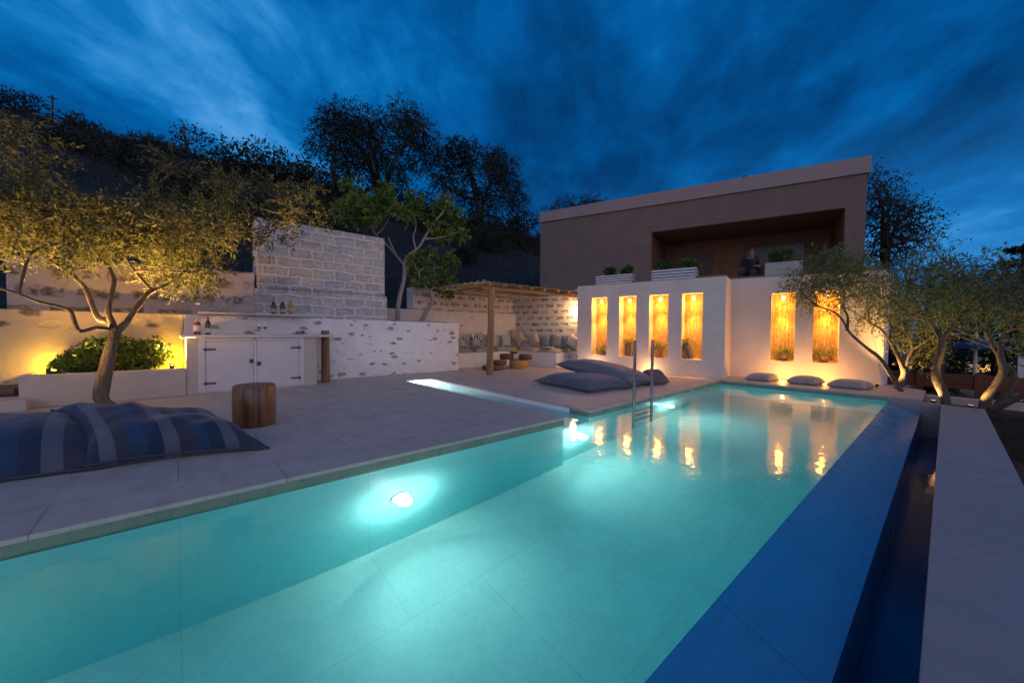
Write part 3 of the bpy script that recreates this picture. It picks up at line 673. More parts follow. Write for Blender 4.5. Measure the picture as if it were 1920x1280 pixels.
pxs = [(20, 250), (45, 290), (15, 330), (70, 335), (30, 385), (95, 395), (150, 370), (20, 435), (75, 440), (130, 430), (180, 410), (165, 465), (215, 450), (-30, 300), (-40, 400), (-60, 350), (-30, 450),
       (205, 365), (255, 400), (270, 430), (310, 390), (340, 345), (325, 420), (360, 395), (290, 470), (345, 470), (380, 440), (395, 385), (420, 350), (330, 310), (385, 320),
       (440, 400), (430, 440), (470, 375), (500, 400), (545, 370), (565, 395), (540, 410), (520, 350), (385, 495), (340, 510), (300, 510), (370, 520), (260, 450),
       (60, 260), (-20, 240), (505, 440), (455, 350), (575, 365)]
cl = [(PX(x, y, X0 + rr.uniform(-.85, .75)), rr.uniform(.12, .26)) for x, y in pxs] + [(PX(rr.uniform(-60, 430), rr.uniform(370, 455), X0 + rr.uniform(-1., 1.)), rr.uniform(.12, .24)) for _ in range(22)]
cl = [(c, r*(.62 if c[2] < 2.05 else 1)) for c, r in cl if c[2] < 2.75 or rr.random() < .58]
tree('olive_tree', 'large spreading olive tree lit orange from below, left of the bar', (X0, -.64, 0), lims, cl, m_bark, m_olive, 30, 13, .085, .15, .33, .16, 3, None, minor=.008)
# three olives at the end of the pool
def PY(x, y, Y): return onY(x, y, Y)
Y1 = 10.35
lims = [([PY(1690, 735, Y1), PY(1672, 705, Y1), PY(1650, 672, Y1-.1), PY(1620, 648, Y1-.15), PY(1592, 622, Y1-.2), PY(1580, 600, Y1-.2), PY(1560, 583, Y1-.25), PY(1530, 573, Y1-.3)], 0.0408, 0.0130),
        ([PY(1588, 620, Y1-.2), PY(1590, 595, Y1-.15), PY(1582, 575, Y1-.1), PY(1583, 550, Y1), PY(1570, 515, Y1)], 0.0238, 0.0086),
        ([PY(1583, 575, Y1-.1), PY(1610, 590, Y1+.1), PY(1640, 610, Y1+.2)], 0.0122, 0.0065)]
cl = [(PY(x, y, Y1 + rr.uniform(-.45, .35)), rr.uniform(.15, .27)) for x, y in [(1510, 530), (1525, 500), (1545, 545), (1560, 510), (1580, 535), (1600, 500), (1570, 485), (1610, 530), (1540, 480), (1560, 555), (1600, 555), (1525, 550), (1505, 515), (1630, 515), (1585, 470), (1640, 545), (1550, 525), (1590, 515), (1620, 490), (1500, 545)]]
tree('olive_tree', 'dark leaning olive tree in front of the right lit niche', PY(1690, 735, Y1), lims, cl, m_bark3, m_olive2, 30, 12, .075, .13, .30, .3, 21, 'olive trees at the end of the pool')
Y2 = 10.75
lims = [([PY(1682, 730, Y2), PY(1695, 705, Y2), PY(1695, 690, Y2)], 0.0578, 0.0504),
        ([PY(1694, 694, Y2), PY(1682, 665, Y2), PY(1668, 638, Y2+.05), PY(1650, 615, Y2+.1), PY(1630, 605, Y2+.2)], 0.0408, 0.0144),
        ([PY(1697, 694, Y2), PY(1705, 668, Y2), PY(1712, 655, Y2), PY(1705, 632, Y2), PY(1695, 618, Y2), PY(1670, 607, Y2+.1)], 0.0306, 0.0130),
        ([PY(1712, 655, Y2), PY(1735, 640, Y2-.1), PY(1760, 620, Y2-.1)], 0.0136, 0.0072)]
cl = [(PY(x, y, Y2 + rr.uniform(-.4, .5)), rr.uniform(.15, .26)) for x, y in [(1650, 590), (1670, 575), (1690, 595), (1640, 570), (1710, 600), (1725, 630), (1740, 645), (1720, 655), (1745, 620), (1660, 550), (1690, 545), (1630, 595), (1735, 660), (1755, 640), (1700, 570), (1680, 610), (1655, 530)]]
tree('olive_tree', 'forked olive tree with a bright orange lit trunk at the wall end', PY(1682, 730, Y2), lims, cl, m_bark3, m_olive, 17, 12, .075, .13, .30, .3, 22, 'olive trees at the end of the pool')
Y3 = 9.85
lims = [([PY(1777, 768, Y3), PY(1768, 735, Y3), PY(1757, 705, Y3), PY(1757, 682, Y3), PY(1766, 655, Y3), PY(1766, 630, Y3)], 0.0646, 0.0540),
        ([PY(1764, 635, Y3), PY(1752, 615, Y3), PY(1735, 600, Y3-.1), PY(1705, 588, Y3-.2), PY(1680, 570, Y3-.2)], 0.0340, 0.0130),
        ([PY(1768, 635, Y3), PY(1785, 615, Y3), PY(1805, 590, Y3+.1), PY(1822, 570, Y3+.1), PY(1840, 540, Y3+.2)], 0.0306, 0.0115),
        ([PY(1722, 592, Y3-.1), PY(1720, 570, Y3), PY(1705, 545, Y3)], 0.0136, 0.0072),
        ([PY(1760, 683, Y3), PY(1750, 685, Y3-.05), PY(1746, 690, Y3-.08)], 0.0272, 0.0144)]
cl = [(PY(x, y, Y3 + rr.uniform(-.5, .6)), rr.uniform(.18, .3)) for x, y in [(1690, 560), (1720, 545), (1750, 560), (1780, 550), (1810, 560), (1740, 520), (1770, 510), (1800, 520), (1720, 500), (1760, 480), (1795, 490), (1830, 540), (1700, 525), (1745, 585), (1790, 580), (1815, 590), (1680, 540), (1840, 570), (1775, 590), (1705, 500), (1830, 505), (1720, 575)]]
tree('olive_tree', 'tall olive tree with a knobbly trunk at the near corner of the tree bed', PY(1777, 768, Y3), lims, cl, m_bark3, m_olive2, 19, 12, .075, .13, .32, .3, 23, 'olive trees at the end of the pool')
Y4 = 9.75
lims = [([PY(1846, 772, Y4), PY(1852, 745, Y4), PY(1868, 722, Y4), PY(1881, 695, Y4), PY(1875, 668, Y4), PY(1876, 645, Y4)], 0.0646, 0.0396),
        ([PY(1875, 668, Y4), PY(1862, 650, Y4), PY(1858, 640, Y4), PY(1850, 618, Y4), PY(1868, 590, Y4+.1), PY(1880, 570, Y4+.1)], 0.0340, 0.0115),
        ([PY(1876, 648, Y4), PY(1890, 620, Y4), PY(1902, 592, Y4), PY(1905, 560, Y4)], 0.0306, 0.0115),
        ([PY(1868, 760, Y4+.1), PY(1885, 740, Y4+.1), PY(1902, 715, Y4+.1), PY(1898, 695, Y4+.1), PY(1886, 682, Y4+.1)], 0.0476, 0.0324),
        ([PY(1850, 775, Y4), PY(1880, 760, Y4-.2), PY(1915, 742, Y4-.3), PY(1960, 720, Y4-.4), PY(2010, 670, Y4-.4)], 0.0578, 0.0288)]
cl = [(PY(x, y, Y4 + rr.uniform(-.5, .5)), rr.uniform(.18, .3)) for x, y in [(1850, 560), (1880, 550), (1910, 560), (1860, 530), (1890, 520), (1930, 540), (1870, 580), (1905, 590), (1940, 580), (1910, 500), (1880, 495), (1930, 620), (1850, 595), (1950, 520), (1960, 640), (1900, 610), (1985, 600)]]
tree('olive_tree', 'many-stemmed olive tree with a bright cut trunk at the right edge', PY(1846, 772, Y4), lims, cl, m_bark3, m_olive2, 19, 12, .075, .13, .32, .3, 24, 'olive trees at the end of the pool')
# fig trees behind the low wall
XF = -9.42
lims = [([PX(745, 604, XF), PX(746, 575, XF), PX(752, 545, XF), PX(758, 520, XF), PX(758, 492, XF)], .068, .05),
        ([PX(758, 496, XF), PX(765, 481, XF), PX(785, 464, XF), PX(795, 448, XF), PX(812, 420, XF+.1), PX(830, 398, XF+.15), PX(836, 385, XF+.2)], .045, .014),
        ([PX(757, 496, XF), PX(742, 478, XF-.1), PX(728, 462, XF-.15), PX(700, 435, XF-.3), PX(690, 405, XF-.3)], .035, .012),
        ([PX(795, 448, XF), PX(825, 446, XF+.2), PX(850, 438, XF+.3)], .026, .012),
        ([PX(780, 466, XF), PX(775, 445, XF-.1), PX(780, 425, XF-.1), PX(777, 400, XF-.1)], .024, .01),
        ([PX(745, 482, XF), PX(735, 462, XF+.1), PX(728, 445, XF+.1)], .022, .01),
        ([PX(705, 440, XF-.3), PX(718, 428, XF-.2), PX(735, 400, XF-.2)], .022, .01),
        ([PX(705, 440, XF-.3), PX(698, 425, XF-.4), PX(675, 395, XF-.5), PX(665, 370, XF-.5)], .02, .01)]
fcl = [(PX(x, y, XF + rr.uniform(-.35, .35)), rr.uniform(.13, .21)) for x, y in [(662, 348), (668, 368), (650, 380), (690, 388), (640, 395), (708, 380), (722, 355), (728, 382), (742, 392), (700, 402), (770, 385), (778, 372), (785, 395), (768, 405), (822, 388), (838, 378), (848, 395), (826, 402), (855, 408), (845, 432), (866, 440), (835, 440), (680, 408), (815, 425), (660, 400)]]
tree('fig_tree', 'taller pale-barked fig tree rising behind the low wall beside the tall wall', PX(745, 604, XF), lims, fcl, m_bark2, m_fig, 19, 7, .12, .34, .17, .2, 31, 'fig trees behind the low wall', flat=.6)
XG = -9.35
lims = [([PX(790, 604, XG), PX(800, 582, XG), PX(811, 566, XG), PX(806, 545, XG)], .062, .05),
        ([PX(806, 548, XG), PX(795, 532, XG), PX(785, 512, XG), PX(797, 502, XG), PX(815, 503, XG), PX(832, 500, XG)], .034, .012),
        ([PX(806, 546, XG), PX(815, 535, XG), PX(818, 520, XG), PX(812, 500, XG), PX(803, 488, XG)], .026, .01)]
fcl = [(PX(x, y, XG + rr.uniform(-.25, .3)), rr.uniform(.11, .18)) for x, y in [(775, 490), (790, 480), (805, 470), (800, 495), (835, 490), (846, 496), (850, 480), (825, 515), (838, 525), (800, 520), (785, 530), (830, 540), (812, 530), (845, 545), (780, 505)]]
tree('fig_tree', 'smaller crooked fig tree behind the low wall nearer the pergola', PX(790, 604, XG), lims, fcl, m_bark2, m_fig, 17, 7, .11, .34, .16, .2, 32, 'fig trees behind the low wall', flat=.6)

# ------------------------------------------------------------------ hill trees and shrubs
def hill_at(x, y, X):          # keeps a hill plant standing on the slope
    p = onX(x, y, X); return np.array([X, p[1], hh(X, p[1]) - .1])
def airy(label, X, base_px, top, clumps_px, rng, per, seed, stems=3, name='hill_tree', group='tall dark trees on the hill'):
    r_ = random.Random(seed); bp = hill_at(base_px, 340, X)
    cs = [(onX(x, y, X + r_.uniform(-1.6, 1.6)), r_.uniform(*rng)) for x, y in clumps_px]
    ctr = np.mean([c for c, _ in cs], 0); lims = []
    for s in range(stems):
        tp = cs[int(s*len(cs)/stems)][0]; k = bp + np.array([r_.uniform(-.3, .3), r_.uniform(-.3, .3), 0])
        lims.append(([k, k*.6+ctr*.3+tp*.1, k*.2+ctr*.4+tp*.4, tp], .30/(1+.25*s), .06))
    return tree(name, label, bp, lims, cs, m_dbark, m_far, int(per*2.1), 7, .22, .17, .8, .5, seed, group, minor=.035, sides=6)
airy('tall spreading dark tree on the hill, its airy crown the widest of the two', -28, 715, 205,
     [(622, 225), (612, 250), (640, 240), (605, 275), (630, 275), (655, 255), (660, 285), (640, 300), (680, 240), (690, 265), (700, 225), (720, 245), (740, 215), (745, 250), (760, 240), (780, 250), (795, 245), (800, 270), (770, 275), (720, 280), (700, 300), (745, 300), (790, 300), (805, 290), (760, 320), (660, 310), (640, 215), (670, 222), (720, 312), (775, 225), (755, 205), (680, 320)], (.6, 1.15), 44, 41, 4)
airy('dark tree with upright tufts on the hill, right of the widest tree', -28, 900, 270,
     [(850, 270), (835, 290), (865, 285), (880, 275), (850, 310), (830, 320), (875, 305), (895, 300), (915, 290), (925, 310), (900, 325), (870, 335), (845, 340), (940, 320), (955, 310), (950, 340), (925, 345), (965, 350), (970, 372), (945, 370), (905, 360), (880, 370), (860, 365), (935, 290), (825, 345), (925, 385), (975, 390)], (.5, 1.0), 44, 42, 4)
def shrub(label, c, rx, rz, n, mat, L, Wd, seed, group, name='hillside_shrub', cat='shrub', stem=True, sq=1.):
    T = thing(name, c, label, cat, group); r_ = random.Random(seed); c = np.array(c)
    cs = [(c + np.array([r_.uniform(-.8, .8)*rx*sq, r_.uniform(-.8, .8)*rx, rz*r_.uniform(.25, .95)*(1)]), rx*r_.uniform(.28, .45)) for _ in range(n)]
    b = MB()
    for q, r in cs: limb(b, [c, (c+q)/2 + np.array([r_.uniform(-.1, .1)*rx for _ in range(3)]), q], .03*rx, .012*rx, 5, 2)
    b.build('stem', m_dbark, T, smooth=True)
    foliage(MB(), cs, 26, 6, L, Wd, rx*.28, .1, .8, seed).build('foliage', mat, T); return T
hs = [(30, 208, -39, 1.3, .7, 'reddish brown shrub on the hilltop at the left edge'), (158, 240, -39, 1.15, .25, 'low dome-shaped shrub on the bare hilltop beside the pole'), (272, 278, -38, 1.2, .35, 'rounded shrub on the hill crest, between the low dome and the thin tree'), (312, 292, -36, 1.1, .3, 'dark shrub at the foot of the thin pale tree'),
      (430, 310, -33, 2.2, 1.1, 'broad bushy shrub on the crest left of the tall wall'), (475, 300, -34, 2.2, 1.2, 'broad bushy shrub on the crest above the tall wall, left one'),
      (545, 305, -33, 2.0, 1.4, 'tall bushy shrub on the crest above the tall wall, right one'), (585, 320, -32, 2.2, 1.3, 'shrub tucked left of the widest hill tree'),
      (640, 350, -28, 2.0, 2.0, 'shrub under the left side of the widest hill tree'), (715, 352, -29, 2.3, 2.2, 'shrub under the middle of the widest hill tree'), (790, 362, -29, 2.1, 1.7, 'shrub in the gap between the two tall hill trees'),
      (830, 385, -26, 2.0, 1.8, 'shrub under the left side of the tufted hill tree'), (905, 400, -28, 2.6, 2.0, 'shrub under the middle of the tufted hill tree'), (965, 412, -30, 2.7, 2.2, 'shrub below the right side of the tufted hill tree'), (1000, 425, -32, 2.6, 2.0, 'shrub beside the left corner of the upper house'),
      (880, 440, -23, 1.5, 1.3, 'shrub above the grass bank, left one'), (930, 450, -24, 1.7, 1.5, 'shrub above the grass bank, middle one'), (990, 455, -25, 1.7, 1.6, 'shrub above the grass bank, against the upper house'),
      (350, 345, -24, 1.9, 1.5, 'mid-slope shrub seen through the gap in the big olive crown'), (250, 335, -27, 1.5, .9, 'mid-slope shrub behind the centre of the big olive'), (150, 315, -30, 1.5, .8, 'mid-slope shrub behind the left of the big olive'),
      (470, 400, -18, 1.6, 1.5, 'shrub just above the end of the stone wall with low flat top'), (590, 385, -19, 1.6, 1.6, 'shrub just behind the top of the tall wall, left of the fig tree'), (640, 420, -16, 1.3, 1.4, 'shrub just behind the tall wall and the fig tree'), (560, 400, -16, 1.2, 1.1, 'shrub just behind the middle of the tall wall top'),
      (870, 480, -19, .9, .7, 'small shrub low on the grass bank above the pergola')]
for i, (x, y, X, rx, rz, lb) in enumerate(hs):
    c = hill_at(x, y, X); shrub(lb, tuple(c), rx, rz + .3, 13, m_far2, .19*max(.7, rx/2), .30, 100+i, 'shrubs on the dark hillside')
r_ = random.Random(9)
bp = hill_at(352, 300, -36); cs = [(onX(x, y, -36+r_.uniform(-.5, .5)), r_.uniform(.35, .6)) for x, y in [(340, 240), (355, 245), (348, 260), (362, 262), (350, 275), (358, 285), (342, 282)]]
tree('thin_tree', 'thin pale wind-blown tree standing alone on the hill crest', bp, [([bp, (bp+cs[4][0])/2, cs[4][0], cs[0][0]], .12, .04)], cs, m_dbark, leafmat('pale_leaf', (.07, .06, .05), (.10, .085, .07), (.13, .11, .09)), 9, 6, .26, .18, .7, .3, 51, minor=.025, sides=6)
bp = hill_at(99, 225, -40); P = thing('hill_pole', bp, 'thin dark utility pole on the hilltop', 'pole')
b = MB(); b.tube([bp-ZU*.3, bp+ZU*1.75], .055, 7); b.build('post', m_dbark, P, smooth=True); b = MB(); b.obox(bp+ZU*1.6, ((1, 0, 0), (0, 1, 0), (0, 0, 1)), (.04, .22, .03)); b.build('crossarm', m_dbark, P)
g_ = np.random.default_rng(77); n = 16000
gx = -10.6 - 30*g_.random(n)**.8; gy = -14 + 62*g_.random(n); gz_ = np.array([hh(a, c) for a, c in zip(gx, gy)])
mb = MB().leaves(np.stack([gx, gy, gz_-.02], 1), g_.normal(size=(n, 3))*.45+np.array([0, 0, 1.]), g_.normal(size=(n, 3)), .28*g_.uniform(.5, 1.6, n), .028*g_.uniform(.6, 1.5, n))
tag(mb.build('hillside_grass', leafmat('dry_grass', (.016, .024, .024), (.028, .038, .038), (.05, .06, .058), .9, .2)), kind='stuff')
# trees around the upper house and at the right
def dark_tree(label, px, Y, rng, seed, base, per=26, L=.30, name='dark_tree', mat=None, group='dark trees around the house', stems=3, dy=1.5):
    r_ = random.Random(seed); cs = [(onY(x, y, Y+r_.uniform(-dy, dy)), r_.uniform(*rng)) for x, y in px]
    lims = []; base = np.array(base, float)
    for s in range(stems):
        tp = cs[int((s+.5)*len(cs)/stems)][0]; lims.append(([base, base*.55+tp*.45+np.array([0, 0, -.3]), tp], .20, .05))
    return tree(name, label, base, lims, cs, m_dbark, mat or m_far, per*2, 7, L*.55, .15, .6, .3, seed, group, minor=.03, sides=6)
def foot(x, Y, z=-1.6): p = onY(x, 640, Y); return (p[0], Y, z)
dark_tree('dark pine crown standing close behind the right end of the upper house', [(1635, 345), (1650, 340), (1640, 370), (1655, 385), (1630, 400), (1665, 400), (1680, 385), (1695, 390), (1705, 405), (1690, 415), (1665, 425), (1640, 430), (1715, 415), (1675, 440), (1700, 450), (1640, 455), (1725, 450), (1660, 470), (1690, 470), (1640, 480), (1670, 490)], 20, (.4, .72), 61, foot(1660, 20), 36, .21, 'pine_tree')
dark_tree('dark bushy tree peeping over the left end of the upper roof', [(1030, 395), (1045, 382), (1060, 378), (1075, 380), (1090, 376), (1105, 374), (1120, 376), (1050, 392), (1080, 390), (1015, 400)], 32, (.5, .8), 62, (onY(1070, 400, 32)[0], 32, 9.), 24, .34)
for i, (lb, px, Y, mt) in enumerate([
    ('dark tree spreading behind the forked and tall olives', [(1700, 530), (1745, 520), (1790, 515), (1740, 560), (1780, 555), (1820, 545), (1730, 600), (1770, 595), (1800, 580)], 15.5, m_olive2),
    ('dark tree with a ragged top beyond the street lamp', [(1800, 560), (1830, 545), (1850, 560), (1820, 590), (1860, 590), (1790, 600), (1840, 620), (1870, 570), (1810, 620), (1780, 630)], 24, m_far),
    ('dark tree filling the right edge behind the many-stemmed olive', [(1880, 530), (1905, 520), (1930, 540), (1890, 560), (1920, 575), (1950, 560), (1885, 600), (1910, 615), (1940, 620), (1970, 590), (1860, 545)], 20, m_far),
    ('low dark tree behind the timber fence, left of the parasol', [(1740, 650), (1755, 665), (1730, 670), (1770, 680), (1750, 690), (1780, 660), (1720, 690), (1765, 640)], 19, m_far),
    ('low dark tree behind the timber fence, right of the parasol', [(1850, 660), (1870, 670), (1890, 655), (1905, 680), (1860, 690), (1920, 665), (1885, 690), (1940, 680)], 22, m_far)]):
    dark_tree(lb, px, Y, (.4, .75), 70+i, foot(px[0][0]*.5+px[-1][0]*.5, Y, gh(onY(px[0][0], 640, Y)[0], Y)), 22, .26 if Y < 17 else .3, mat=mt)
bp = np.array(foot(1912, 30, -2.)); A = thing('araucaria', bp, 'tiered conifer silhouette at the far right edge', 'tree', 'dark trees around the house')
top = onY(1918, 462, 30); b = MB(); b.tube([bp, top], [.25, .05], 7); b.build('trunk', m_dbark, A, smooth=True)
b = MB(); r_ = random.Random(4)
for k in range(9):
    z = top[2] - .15 - k*.62; rad = .35 + .27*k
    for a in range(9):
        an = 2*PI*a/9 + k*.4; d = np.array([math.cos(an), math.sin(an), -.12]); m = 22
        t_ = np.linspace(.1, 1, m).reshape(-1, 1); pos = np.array([top[0], top[1], z]) + d*rad*t_ + np.array([0, 0, .18])*t_**2*rad
        b.leaves(pos, np.tile(d, (m, 1)) + RNG.normal(size=(m, 3))*.5, RNG.normal(size=(m, 3))+np.array([0, 0, 1]), np.full(m, .34), np.full(m, .07))
b.build('crown', m_far, A)
# ------------------------------------------------------------------ bar
m_door = plain('white_paint', (.66, .63, .64), (.60, .57, .59), 2, .5, .12, 30, .004)
m_counter = plain('counter_render', (.62, .60, .60), (.55, .53, .54), 5, .6, .2, 24, .006)
m_post = wood('bar_post_wood', (.30, .17, .075), (.09, .045, .02), 'Z', 16, .6)
Bc = thing('bar_cabinet', (-8.4, 1, 0), 'white two-door bar cabinet with a long pale counter against the low wall', 'bar')
for y0, y1 in ((.116, .262), (1.842, 2.06)): b = MB(); b.box(-8.74, -8.125, y0, y1, 0, .935); b.build('pillar', m_beige, Bc, bevel=.006)
b = MB(); b.box(-8.74, -8.16, .262, 1.842, .0, .935)
X = -8.16
for y0, y1, z0, z1 in ((.262, .36, .02, .935), (1.752, 1.842, .02, .935), (1.03, 1.075, .02, .875), (.36, 1.03, .875, .935), (1.075, 1.752, .875, .935)):
    b.box(X, X+.035, y0, y1, z0, z1)
b.build('cabinet_frame', m_door, Bc, bevel=.003)
for y0, y1, hy, sg in ((.365, 1.026, 1.0, 1), (1.079, 1.748, 1.11, -1)):
    b = MB(); b.box(X+.001, X+.026, y0, y1, .03, .87)
    d = b.build('door', m_door, Bc, bevel=.003)
    for z in (.17, .74):
        b = MB(); ye = .33 if sg > 0 else 1.785
        b.box(X+.036, X+.043, min(ye, ye+sg*.17), max(ye, ye+sg*.17), z-.014, z+.014); b.tube([(X+.045, ye+sg*.03, z-.03), (X+.045, ye+sg*.03, z+.03)], .009, 8)
        b.build('hinge', m_brass, d, bevel=.002)
    b = MB(); z = .52 if sg > 0 else .47
    b.box(X+.028, X+.036, hy-.03, hy+.03, z-.035, z+.035); b.tube([(X+.036, hy, z), (X+.06, hy, z)], .012, 10); b.sphere((X+.065, hy, z), .018)
    b.build('handle', m_brass, d, bevel=.002)
b = MB(); b.prism([(-8.06, .045), (-8.06, 2.36), (-8.50, 2.40), (-8.746, 2.36), (-8.746, .045)], .937, .987); b.build('counter', m_counter, Bc, bevel=.008)
w = thing('wall_shelf', (-8.7, 1.2, 1.3), 'thin pale shelf along the wall top above the bar, holding glasses and bottles', 'shelf')
b = MB(); b.box(-8.97, -8.52, .30, 2.03, 1.345, 1.383); b.build('board', m_counter, w, bevel=.006)
b = MB(); b.tube([(-8.42, 2.30, 0), (-8.42, 2.30, 1.065)], [.082, .078], 14, .06)
o = tag(b.build('wooden_post', m_post, loc=(-8.42, 2.30, 0), smooth=True, angle=50), 'round dark wooden post standing through the right end of the bar counter', 'post')
# bottles and glasses
def bottle(name, loc, glass, cap, lab, prof, label, labz, group):
    L = thing(name, (0, 0, 0), label, 'bottle', group); L.location = loc
    b = MB(); b.lathe(prof, sides=18); b.build('glass', glass, L, smooth=True)
    h = prof[-1][1]; r = prof[-1][0]
    b = MB(); b.lathe([(r+.003, h-.055), (r+.003, h+.004), (r*.6, h+.008)], sides=14); b.build('cap', cap, L, smooth=True)
    R0 = max(p[0] for p in prof); b = MB(); b.lathe([(R0+.0012, labz[0]), (R0+.0012, labz[1])], sides=18, close=False); b.build('paper_label', lab, L, smooth=True)
    return L
pw = [(.036, 0), (.038, .01), (.038, .185), (.034, .205), (.016, .245), (.014, .30)]
pc = [(.042, 0), (.044, .012), (.044, .14), (.036, .19), (.018, .245), (.0155, .30)]
pr = [(.046, 0), (.048, .01), (.048, .16), (.046, .185), (.030, .205), (.018, .215), (.018, .265)]
def gm(n, c, r=.08): return plain(n, c, tuple(x*.8 for x in c), 4, r, 0, spec=.6, coat=.5)
m_paper = plain('label_paper', (.75, .73, .70), None, 20, .8)
z = .987
bottle('bottle', onX(370, 626, -8.22)*[1, 1, 0]+ZU*z, gm('red_liqueur', (.42, .03, .02)), gm('cream_cap', (.62, .50, .38), .4), m_paper, pr, 'wide red bottle with a pale cap on the left end of the bar counter', (.05, .15), 'bottles on the bar')
bottle('bottle', onX(390, 626, -8.24)*[1, 1, 0]+ZU*z, gm('dark_wine_glass', (.02, .008, .012)), gm('red_foil', (.40, .02, .02), .35), m_paper, pw, 'dark wine bottle with red foil and white label on the bar counter', (.03, .11), 'bottles on the bar')
z = 1.383
for x, c, cp, lb, q in ((513, (.012, .012, .02), (.45, .30, .26), 'dark bottle with copper-coloured foil, left of the three on the shelf', (.03, .10)), (530, (.014, .018, .012), (.55, .36, .10), 'dark bottle with gold foil, middle of the three on the shelf', (.03, .10)), (545, (.42, .24, .03), (.30, .20, .08), 'amber yellow bottle, right of the three on the shelf', (.06, .13))):
    bottle('bottle', onX(x, 590, -8.72)*[1, 1, 0]+ZU*z, gm('bottle_tint_%d' % x, c), gm('foil_%d' % x, cp, .35), plain('shelf_label_%d' % x, (.55, .42, .25), None, 20, .7), pc if x < 540 else pw, lb, q, 'bottles on the shelf')
gw = [(.036, 0), (.036, .004), (.006, .010), (.0045, .085), (.012, .10), (.036, .13), (.040, .165), (.033, .215)]
gflute = [(.034, 0), (.034, .004), (.006, .010), (.0045, .11), (.014, .13), (.026, .18), (.027, .24), (.024, .29)]
def wineglass(prof, loc, label, group, wine=None):
    L = thing('wine_glass', (0, 0, 0), label, 'glass', group); L.location = loc
    b = MB(); b.lathe(prof + [(r-.0012, h) for r, h in prof[:3:-1]], sides=16, close=False); b.build('bowl', m_glass, L, smooth=True)
    if wine: b = MB(); b.lathe([(.010, .104), (.034, .131), (.0355, .138)], sides=14); b.build('wine', wine, L, smooth=True)
    return L
for x, pf, lb in ((390, gw, 'empty wine glass at the left end of the shelf'), (405, gw, 'empty wine glass second from the left on the shelf'), (420, gw, 'empty wine glass beside the tall flute on the shelf'), (436, gflute, 'tall slim empty flute on the shelf')):
    wineglass(pf, onX(x, 587, -8.68)*[1, 1, 0]+ZU*1.383, lb, 'glasses on the shelf')
m_wine = gm('red_wine', (.25, .01, .02))
wineglass(gw, onX(486, 626, -8.30)*[1, 1, 0]+ZU*.987, 'left wine glass with a little red wine on the counter', 'glasses on the counter', m_wine)
wineglass(gw, onX(497, 626, -8.42)*[1, 1, 0]+ZU*.987, 'right wine glass with a little red wine on the counter', 'glasses on the counter', m_wine)
pl_ = onX(562, 625, -8.40)*[1, 1, 0]+ZU*.987
Pt = thing('serving_dish', pl_, 'shallow pale dish with dark fruit on the right of the bar counter', 'dish')
b = MB(); b.lathe([(.05, 0), (.10, .012), (.16, .035), (.155, .036), (.09, .016), (.01, .012)], pl_, 22); b.build('plate', m_white, Pt, smooth=True)
b = MB(); r_ = random.Random(2)
for i in range(16): b.sphere(pl_ + np.array([r_.uniform(-.07, .07), r_.uniform(-.07, .07), .032 + .022*r_.random()]), .016, 8, 6)
b.build('fruit', plain('dark_grape', (.03, .02, .035), None, 20, .3), Pt, smooth=True)

# ------------------------------------------------------------------ stool, planter shrubs and spotlights
m_stool = NT('stool_wood'); _v = m_stool.coord('Object', (1, 1, .05)); _f = m_stool.mapr(m_stool.noise(_v, 9, 6, .7, 1.2), .36, .66)
m_stool = m_stool.out(m_stool.mix(_f, (.26, .105, .03), (.035, .017, .008)), .35, m_stool.bump(_f, .4, .01), coat=.5, coatr=.2)
m_endgr = plain('end_grain', (.30, .17, .08), (.16, .085, .035), 30, .55, .3, 60, .004)
St = thing('log_stool', (-5.2, .665, 0), 'varnished tree-stump stool standing alone on the deck', 'stool')
b = MB(); b.lathe([(.18, 0), (.20, .012), (.206, .20), (.210, .435), (.20, .455)], (-5.2, .665, 0), 28, .09); b.build('trunk_section', m_stool, St, smooth=True, angle=50)
b = MB(); b.lathe([(.192, .4552), (.19, .459)], (-5.2, .665, 0), 28, .09); b.build('top', m_endgr, St, smooth=True, angle=50)
def spot_fixture(loc, label, tgt, power, col, ang, group, kind='SPOT', rad=.025, bulb=8.):
    loc = np.array(loc, float); L = thing('garden_spotlight', loc, label, 'spotlight', group); d = np.array(tgt)-loc; d /= np.linalg.norm(d)
    b = MB(); b.tube([loc, loc+ZU*.05], .012, 8); b.build('spike', m_dark, L)
    b = MB(); b.tube([loc+ZU*.05-d*.03, loc+ZU*.05+d*.045], [.024, .034], 14); b.build('head', m_dark, L, smooth=True, angle=50)
    b = MB(); b.tube([loc+ZU*.05+d*.046, loc+ZU*.05+d*.049], .028, 14); b.build('lens', glow('spot_lens', col, bulb), L)
    lamp('spot_bulb', kind, loc+ZU*.05+d*.075, power, col, L, rad, ang, tgt, .7)
YEL = (1., .58, .045)
spot_fixture((-8.50, -1.38, .40), 'small planter spotlight at the left of the shrubs, shining yellow on the wall', (-8.74, -1.36, .9), 17, YEL, 160, 'planter spotlights', 'POINT', .04)
spot_fixture((-8.50, -.06, .40), 'small planter spotlight at the right of the shrubs, shining yellow on the wall', (-8.74, -.10, .9), 17, YEL, 160, 'planter spotlights', 'POINT', .04)
spot_fixture((-8.62, -.72, .40), 'added planter spotlight hidden behind the middle shrub, spreading the yellow wash', (-8.74, -.72, .9), 12, YEL, 160, 'planter spotlights', 'POINT', .04)  # extra hidden lamp, added to widen the yellow light on the wall
for i, (y, zc, rx, rz, lb, n) in enumerate(((-1.10, .42, .22, .30, 'small glossy shrub at the left in the planter', 16), (-.80, .42, .30, .48, 'glossy shrub behind the olive trunk in the planter', 26), (-.42, .42, .30, .46, 'largest rounded glossy shrub at the right in the planter', 30))):
    shrub(lb, (-8.46, y, .41), rx, rz, n, m_bush, .055, .30, 200+i, 'shrubs in the planter', 'planter_shrub', sq=.6)

